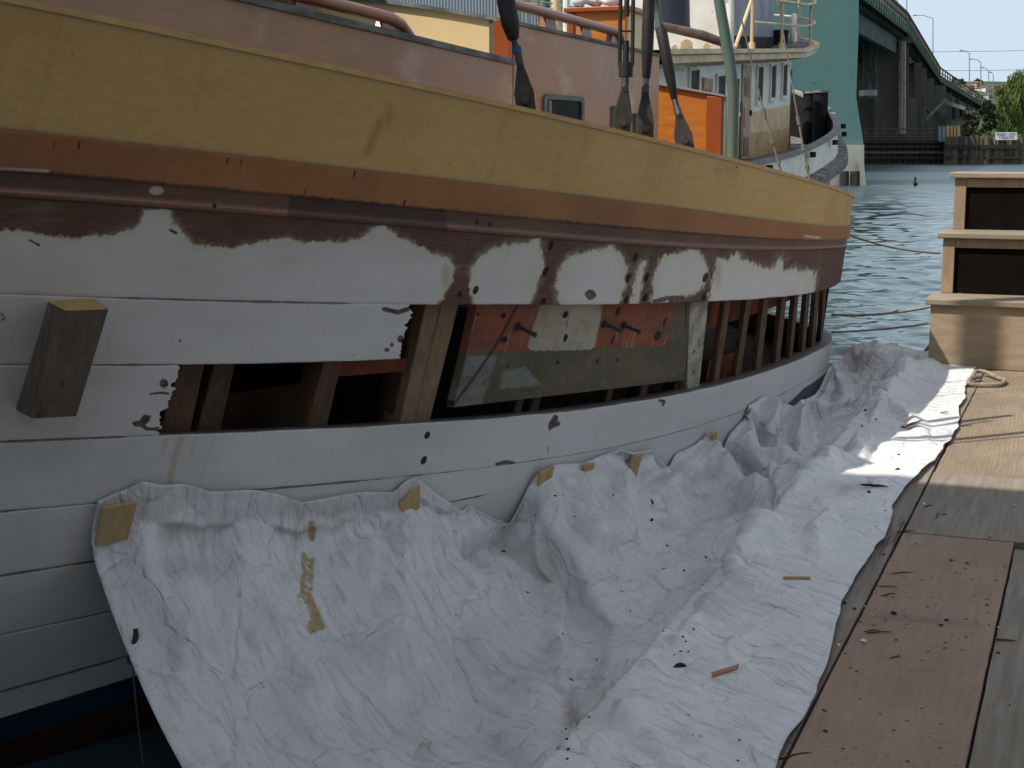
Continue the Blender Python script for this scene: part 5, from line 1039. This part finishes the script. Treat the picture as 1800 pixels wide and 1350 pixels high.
for i, x in enumerate(xs_):
    o = proto if i == 0 else proto.copy()
    if i: COL.objects.link(o); o.parent = pw
    p = at(x+random.uniform(-1, 1), 290, 138+random.uniform(-.25, .25)); p[2] = -1.0
    o.matrix_parent_inverse = Matrix.Translation(pw.location).inverted(); o.location = p; o.rotation_euler = (random.uniform(-.03, .03), random.uniform(-.04, .04), random.uniform(0, 6)); o.scale = (1, 1, random.uniform(.97, 1.08))
    o.matrix_parent_inverse = Matrix.Translation([-c for c in pw.location])
MB().bar(at(1662, 258, 137.5), at(1795, 258, 137.5), .3, .35).build('waler', M_PILED, pw); MB().bar(at(1662, 276, 137.6), at(1795, 277, 137.6), .2, .25).build('waler', M_PILED, pw)
MB().prism([at(1660, 292, 138.7), at(1797, 292, 138.7), at(1797, 250, 138.7), at(1660, 250, 138.7)], FH*.3).build('back_timbers', M_PILED, pw)
for i, (x0, x1, y0, y1, mt_, l) in enumerate(((1664, 1688, 221, 249, M_CAPW, 'tan boarded panel standing at the left end of the pile wall'), (1650, 1662, 222, 249, M_GREYB, 'narrow grey blue panel beside the tan boarded panel'))):
    b_ = MB().prism([at(x0, y1, 139), at(x1, y1, 139), at(x1, y0, 139), at(x0, y0, 139)], FH*.2).build('board_panel', mt_, None, label=l, cat='panel')
    for k in range(1, 4 if i == 0 else 2):
        x = x0+(x1-x0)*k/(4 if i == 0 else 2); MB().bar(at(x, y1, 138.97), at(x, y0, 138.97), .07, .04, up=FH).build('batten', M_PILE, b_)
sg = thing('speed_sign', at(1769, 247, 137.4), 'white speed limit sign with black letters above the piles', 'sign')
MB().prism([at(1750, 246, 137.5), at(1788, 246, 137.5), at(1788, 232.5, 137.5), at(1750, 232.5, 137.5)], FH*.05).build('panel', M_SIGN, sg)
for x in (1756, 1782): MB().tube([at(x, 256, 137.6), at(x, 233, 137.6)], .05, 6).build('post', M_PILED, sg)
def text(s, x, y, size, parent):
    cu = bpy.data.curves.new('lettering', 'FONT'); cu.body = s; cu.size = size; cu.align_x = 'CENTER'; cu.align_y = 'CENTER'; cu.extrude = .004
    t = bpy.data.objects.new('lettering', cu); COL.objects.link(t); t.data.materials.append(M_INK)
    R_ = Matrix(((cy, 0, sy, 0), (sy, 0, -cy, 0), (0, 1, 0, 0), (0, 0, 0, 1))); p = at(x, y, 137.46)
    bpy.context.view_layer.update(); dg = bpy.context.evaluated_depsgraph_get(); me = bpy.data.meshes.new_from_object(t.evaluated_get(dg)); bpy.data.objects.remove(t)
    me.transform(Matrix.Translation(p) @ R_); o = bpy.data.objects.new('lettering', me); COL.objects.link(o); adopt(o, parent)
text('SPEED LIMIT', 1769, 236.2, .34, sg); text('7 KNOTS', 1769, 242.3, .34, sg)
# ------------------------------------------------------------------ bird
V = [(-.34, 0, .10), (-.22, 0, .08), (0, 0, .07), (.17, 0, .08), (.24, 0, .16), (.25, 0, .30), (.27, 0, .40), (.33, 0, .41), (.40, 0, .395)]; Rr = [.02, .09, .14, .12, .065, .045, .055, .035, .012]
me = bpy.data.meshes.new('duck'); me.from_pydata(V, [(i, i+1) for i in range(len(V)-1)], []); duck = bpy.data.objects.new('duck', me); COL.objects.link(duck)
sk_ = duck.modifiers.new('skin', 'SKIN'); duck.modifiers.new('sub', 'SUBSURF').render_levels = 2
for i, r in enumerate(Rr): me.skin_vertices[0].data[i].radius = (r, r*.9)
me.materials.append(M_DUCK); p = on_z(1609, 327, WATER); duck.location = p; duck.rotation_euler = (0, 0, YAW+math.radians(250)); duck.scale = (.95,)*3
tag(duck, 'dark long necked water bird swimming in front of the far piles', 'bird')
fl = MB(); fl.tube([(-.12, .0, .03), (0, 0, .02), (.16, 0, .03)], [.09, .135, .09], 10); f_ = fl.build('pale_flank', M_WPAINT, None, smooth=True); f_.parent = duck; f_.scale = (1, 1.08, .6); f_.location = (0, 0, .012)
# ------------------------------------------------------------------ warehouse and clutter behind the cabins
wh_ = thing('warehouse', at(800, 240, 75), 'grey corrugated warehouse wall behind the boat cabins', 'warehouse')
MB().prism([at(560, 262, 75), at(1000, 262, 75), at(1000, -120, 75), at(560, -120, 75)], FH*12).build('wall', M_CORR, wh_)
MB().prism([at(550, -120.5, 74.5), at(1010, -120.5, 74.5), at(1010, -135, 74.5), at(550, -135, 74.5)], FH*13).build('roof', M_ROOF, wh_)
for x0, x1, mt_, l, nm in ((953, 966, M_TEAL, 'teal painted post behind the forward handrail', 'post'), (968, 986, M_CREAM, 'cream post beside the teal post', 'post')):
    c0, c1 = at((x0+x1)/2, 150, 22), at((x0+x1)/2, -120, 22); MB().tube([c0, c1], (x1-x0)*22/2634/2, 10).build(nm, mt_, None, smooth='auto', label=l, cat='post')
MB().tube([at(996, 150, 21), at(996, -10, 21), at(998, -120, 21)], .05, 8).build('post', M_PIPEW, None, smooth='auto', label='slim white post left of the varnished hatch', cat='post')
m = MB()
for y in (4, 14): m.tube([at(905, y-4, 20), at(972, y+2, 20)], .012, 6)
for x in (911, 927, 946): m.tube([at(x, 120, 20), at(x, -60, 20)], .016, 6)
m.build('pipe_railing', M_WIRE, None, smooth='auto', label='thin pipe railing behind the forward rigging screw', cat='railing')
p = at(1048, 9, 9.3); P = np.array([p+RT*x+ZV*(.04*math.sin(x*60)+.03)+FH*.02*math.cos(x*40) for x in np.linspace(-.13, .14, 14)]); P[:, 2] = 2.155+.02*np.abs(np.sin(np.arange(14)*1.7))
MB().tube(P, [.03+.012*math.sin(i*1.3) for i in range(14)], 9).build('folded_cloth', M_WPAINT, None, smooth=True, label='bundle of white cloth lying on the varnished hatch', cat='cloth')
# ------------------------------------------------------------------ far bank: hill, houses, trees
xs2 = np.linspace(55, 330, 40); ds = np.array([141, 143, 150, 175, 230, 320, 430, 560, 700]); zh = np.array([-1.2, .3, .8, 1.2, 2.5, 8, 17, 25, 28])
P = np.array([[ld(x*(.72+.28*d/141)*1.0 if d < 300 else x*1.7, d, z+(2.5*math.sin(x*.05+d*.02) if d > 200 else 0)) for d, z in zip(ds, zh)] for x in np.linspace(34, 170, 40)])
tag(MB().grid(P).build('hill', M_HILL, None, smooth=True), kind='structure')
for i, (x, y, w, h, d, cix, l) in enumerate(((1698, 158, 9, 12, 430, 2, 'rose coloured house with brown roof at the left end of the hill row'), (1712, 153, 9, 12, 440, 1, 'tan house beside the rose coloured house on the hill'), (1727, 160, 8, 10, 425, 0, 'white house in the middle of the hill row'), (1741, 157, 8, 10, 440, 1, 'tan hillside house right of the white house'), (1708, 171, 9, 9, 400, 0, 'white low house below the tan house on the hill'), (1733, 172, 10, 9, 395, 3, 'grey house low on the hill near the willow'), (1753, 165, 8, 9, 420, 0, 'white house partly hidden behind the willow'))):
    k = d/2634; b_ = at(x, y+h*.6, d); H = MB().obox(b_+ZV*h*.5*k, RT*w*.62*k, FH*5, ZV*h*.55*k).build('house', M_HW[cix], None, label=l, cat='house', group='houses on the hill')
    t0 = b_+ZV*h*1.06*k; MB().add([t0+RT*sx*w*.72*k+FH*sd*5.5 for sx in (-1, 1) for sd in (-1, 1)]+[t0+RT*sx*w*.5*k+ZV*h*.38*k for sx in (-1, 1)], [(0, 2, 5, 4), (1, 4, 5, 3), (0, 4, 1), (2, 3, 5), (0, 1, 3, 2)]).build('roof', M_ROOF, H)
    for q in (-.55, 0, .5): MB().obox(b_+RT*w*q*.6*k-FH*5.02+ZV*h*.55*k, RT*w*.1*k, FH*.05, ZV*h*.16*k).build('window', M_WIN, H)
def tree(px, base, top, wid, d, mat, label, nclump, per, leaf, cat='tree', droop=0., trunk=.25, name='tree', group=None):
    r = np.random.default_rng(int(px*13+top)); k = d/2634; b_ = at(px, base, d); b_[2] = max(b_[2], -.2); H = (base-top)*k; W = wid*k
    t = thing(name, b_, label, cat, group); cen = []; m = MB()
    for c in range(nclump):
        a = r.uniform(0, 6.283); f = r.uniform(.0, 1)**.7; h = r.uniform(.12, 1); prof = math.sin(math.pi*min(1, h*.86+.10))**.6
        cen.append((b_+RT*W*f*prof*math.cos(a)+FH*W*.7*f*prof*math.sin(a)+ZV*H*h*.97, (.20+.16*r.random())*W))
    V = []; F_ = []
    for c, cr in cen:
        n = per; D_ = r.normal(0, 1, (n, 3)); D_ /= np.linalg.norm(D_, axis=1)[:, None]; rad = cr*(.45+.6*r.random(n)**.5)
        pos = c+D_*rad[:, None]*[1, 1, .8]; pos[:, 2] -= droop*r.random(n)*cr*2
        for p_ in pos:
            u = r.normal(0, 1, 3); u /= np.linalg.norm(u); w_ = np.cross(u, r.normal(0, 1, 3)); w_ /= np.linalg.norm(w_)+1e-9; s_ = leaf*r.uniform(.6, 1.3)
            if droop: u = np.array([u[0]*.3, u[1]*.3, -1.]); w_ = w_*.5
            i0 = len(V); V += [p_-w_*s_*.5, p_+u*s_, p_+w_*s_*.5, p_-u*s_*.7]; F_.append((i0, i0+1, i0+2, i0+3))
    m.add(V, F_).build('crown', mat, t)
    tm = MB(); tm.tube([b_-ZV*.5, b_+ZV*H*.3, b_+ZV*H*.72+RT*W*.06], [trunk, trunk*.75, trunk*.25], 7)
    for q in range(6): e = cen[q*nclump//6][0]; s0 = b_+ZV*H*(.25+.07*q); tm.tube([s0, s0*.5+e*.5+ZV*.1*H, e], [trunk*.4, trunk*.25, trunk*.08], 5)
    tm.build('trunk', M_TRUNK, t, smooth='auto')
tree(1790, 246, 124, 36, 160, M_WILL, 'pale green willow at the right edge above the sign', 60, 130, .26, droop=.8, trunk=.35)
tree(1756, 240, 150, 18, 158, M_WILL, 'narrow yellow green willow left of the larger willow', 30, 110, .24, droop=.7)
tree(1735, 244, 178, 17, 150, M_DARKL, 'dark green round tree between the bridge end and the willows', 34, 110, .22)
tree(1703, 246, 196, 18, 152, M_TANL, 'dry brown scrub tree in front of the side span', 30, 80, .15)
for x, b0, t0, w0, d_, l in ((1716, 250, 230, 12, 145, 'bright green bush in front of the dry scrub'), (1740, 250, 233, 11, 144.5, 'bright green bush under the dark tree'), (1797, 251, 236, 10, 144, 'small green bush right of the white sign')):
    tree(x, b0, t0, w0, d_, M_BUSH, l, 16, 70, .12, cat='bush', trunk=.05, name='bush', group='bushes on the bank')
for x, b0, t0, w0, l in ((1676, 166, 138, 9, 'small distant tree left of the hill houses'), (1688, 164, 141, 10, 'wide distant tree above the rose coloured house'), (1719, 150, 142, 9, 'distant tree behind the tan house'), (1662, 172, 150, 8, 'distant tree at the bridge railing')):
    tree(x, b0, t0, w0, 470, M_DARKL, l, 16, 40, .6, group='distant trees on the hill')
# ------------------------------------------------------------------ unseen dark shed added across the dock to dim the left of the hull
shed = thing('added_shade_shed', (3.6, -2, -.4), 'unseen dark shed added across the dock to dim the hull', 'shed')
MB().box((1.75, -10, -.6), (6.5, 4.4, 4.6)).build('wall', M_PLANKD, shed); MB().add([(1.5, -10.3, 4.6), (6.8, -10.3, 4.6), (1.5, 4.7, 4.6), (6.8, 4.7, 4.6), (4.1, -10.3, 6.4), (4.1, 4.7, 6.4)], [(0, 2, 5, 4), (1, 4, 5, 3), (0, 4, 1), (2, 3, 5), (0, 1, 3, 2)]).build('roof', M_PLANKD, shed)
MB().box((-1.2, -10, -.6), (1.74, -5.2, 4.4)).build('side_wing', M_PLANKD, shed)
# ------------------------------------------------------------------ water, light, camera
wm = MB().grid(np.array([[(x, y, WATER-.09) for y in (-300, 900)] for x in (-500, 500)], float))
lats = np.tan(np.concatenate([np.linspace(-.55, .16, 60)[:-1], np.linspace(.16, .37, 300), np.linspace(.37, .75, 50)[1:]])); dd = [5.0]
while dd[-1] < 170: dd.append(dd[-1]*1.0036)
dd = np.array(dd); LA, DD = np.meshgrid(lats, dd, indexing='ij'); Lt = LA*DD; Z = np.zeros_like(DD); wr = np.random.default_rng(4)
for k in range(34):
    wl = .15*(1.105**k); a = math.radians(wr.normal(92, 30)); kx, ky = math.cos(a)*2*math.pi/wl, math.sin(a)*2*math.pi/wl
    amp = wl*.0072*min(1, .62/wl); fade = sst(2.2, 5, wl/(DD*.0036))
    Z += amp*fade*np.sin(kx*Lt+ky*DD+wr.uniform(0, 6.28)+.8*np.sin(Lt*.9+DD*.7+k))
Pw = RT[None, None]*Lt[..., None]+FH[None, None]*DD[..., None]; Pw[..., 2] = WATER+Z
wm.grid(Pw); tag(wm.build('water', M_WATER, None, smooth=True), kind='structure')
SEL = math.radians(53); saz = np.array([-.75, -.66]); saz /= np.linalg.norm(saz)
SD = Vector((saz[0]*math.cos(SEL), saz[1]*math.cos(SEL), math.sin(SEL)))
L = bpy.data.lights.new('sun', 'SUN'); L.energy = 3.4; L.angle = math.radians(.53); L.color = (1, .94, .85)
lo_ = bpy.data.objects.new('sun', L); COL.objects.link(lo_); lo_.rotation_euler = SD.to_track_quat('Z', 'Y').to_euler()
W = bpy.data.worlds.new('World'); sc.world = W; W.use_nodes = True; nt = W.node_tree
sky = nt.nodes.new('ShaderNodeTexSky'); sky.sky_type = 'NISHITA'; sky.sun_disc = False; sky.sun_elevation = SEL; sky.sun_rotation = math.atan2(saz[0], saz[1]); sky.air_density = 1.; sky.dust_density = .5; sky.ozone_density = 1.
hs = nt.nodes.new('ShaderNodeHueSaturation'); hs.inputs['Saturation'].default_value = .38
nt.links.new(sky.outputs[0], hs.inputs['Color']); cap = nt.nodes.new('ShaderNodeMix'); cap.data_type = 'RGBA'; cap.blend_type = 'DARKEN'; cap.inputs[0].default_value = 1; cap.inputs[7].default_value = (2.75, 3.4, 3.95, 1)
nt.links.new(hs.outputs[0], cap.inputs[6]); nt.links.new(cap.outputs[2], nt.nodes['Background'].inputs[0]); nt.nodes['Background'].inputs[1].default_value = .15
cam = bpy.data.cameras.new('camera'); cam.sensor_width = 36; cam.lens = 36*F_PX/1800; cam.clip_end = 3000; cam.clip_start = .05
co_ = bpy.data.objects.new('camera', cam); COL.objects.link(co_); sc.camera = co_
co_.matrix_world = Matrix([[float(a) for a in v]+[float(p)] for v, p in zip(np.stack([RT, UP, -FW], 1), EY)]+[[0, 0, 0, 1]])
sc.view_settings.view_transform = 'Standard'; sc.view_settings.look = 'None'; sc.view_settings.exposure = .6; sc.view_settings.gamma = 1
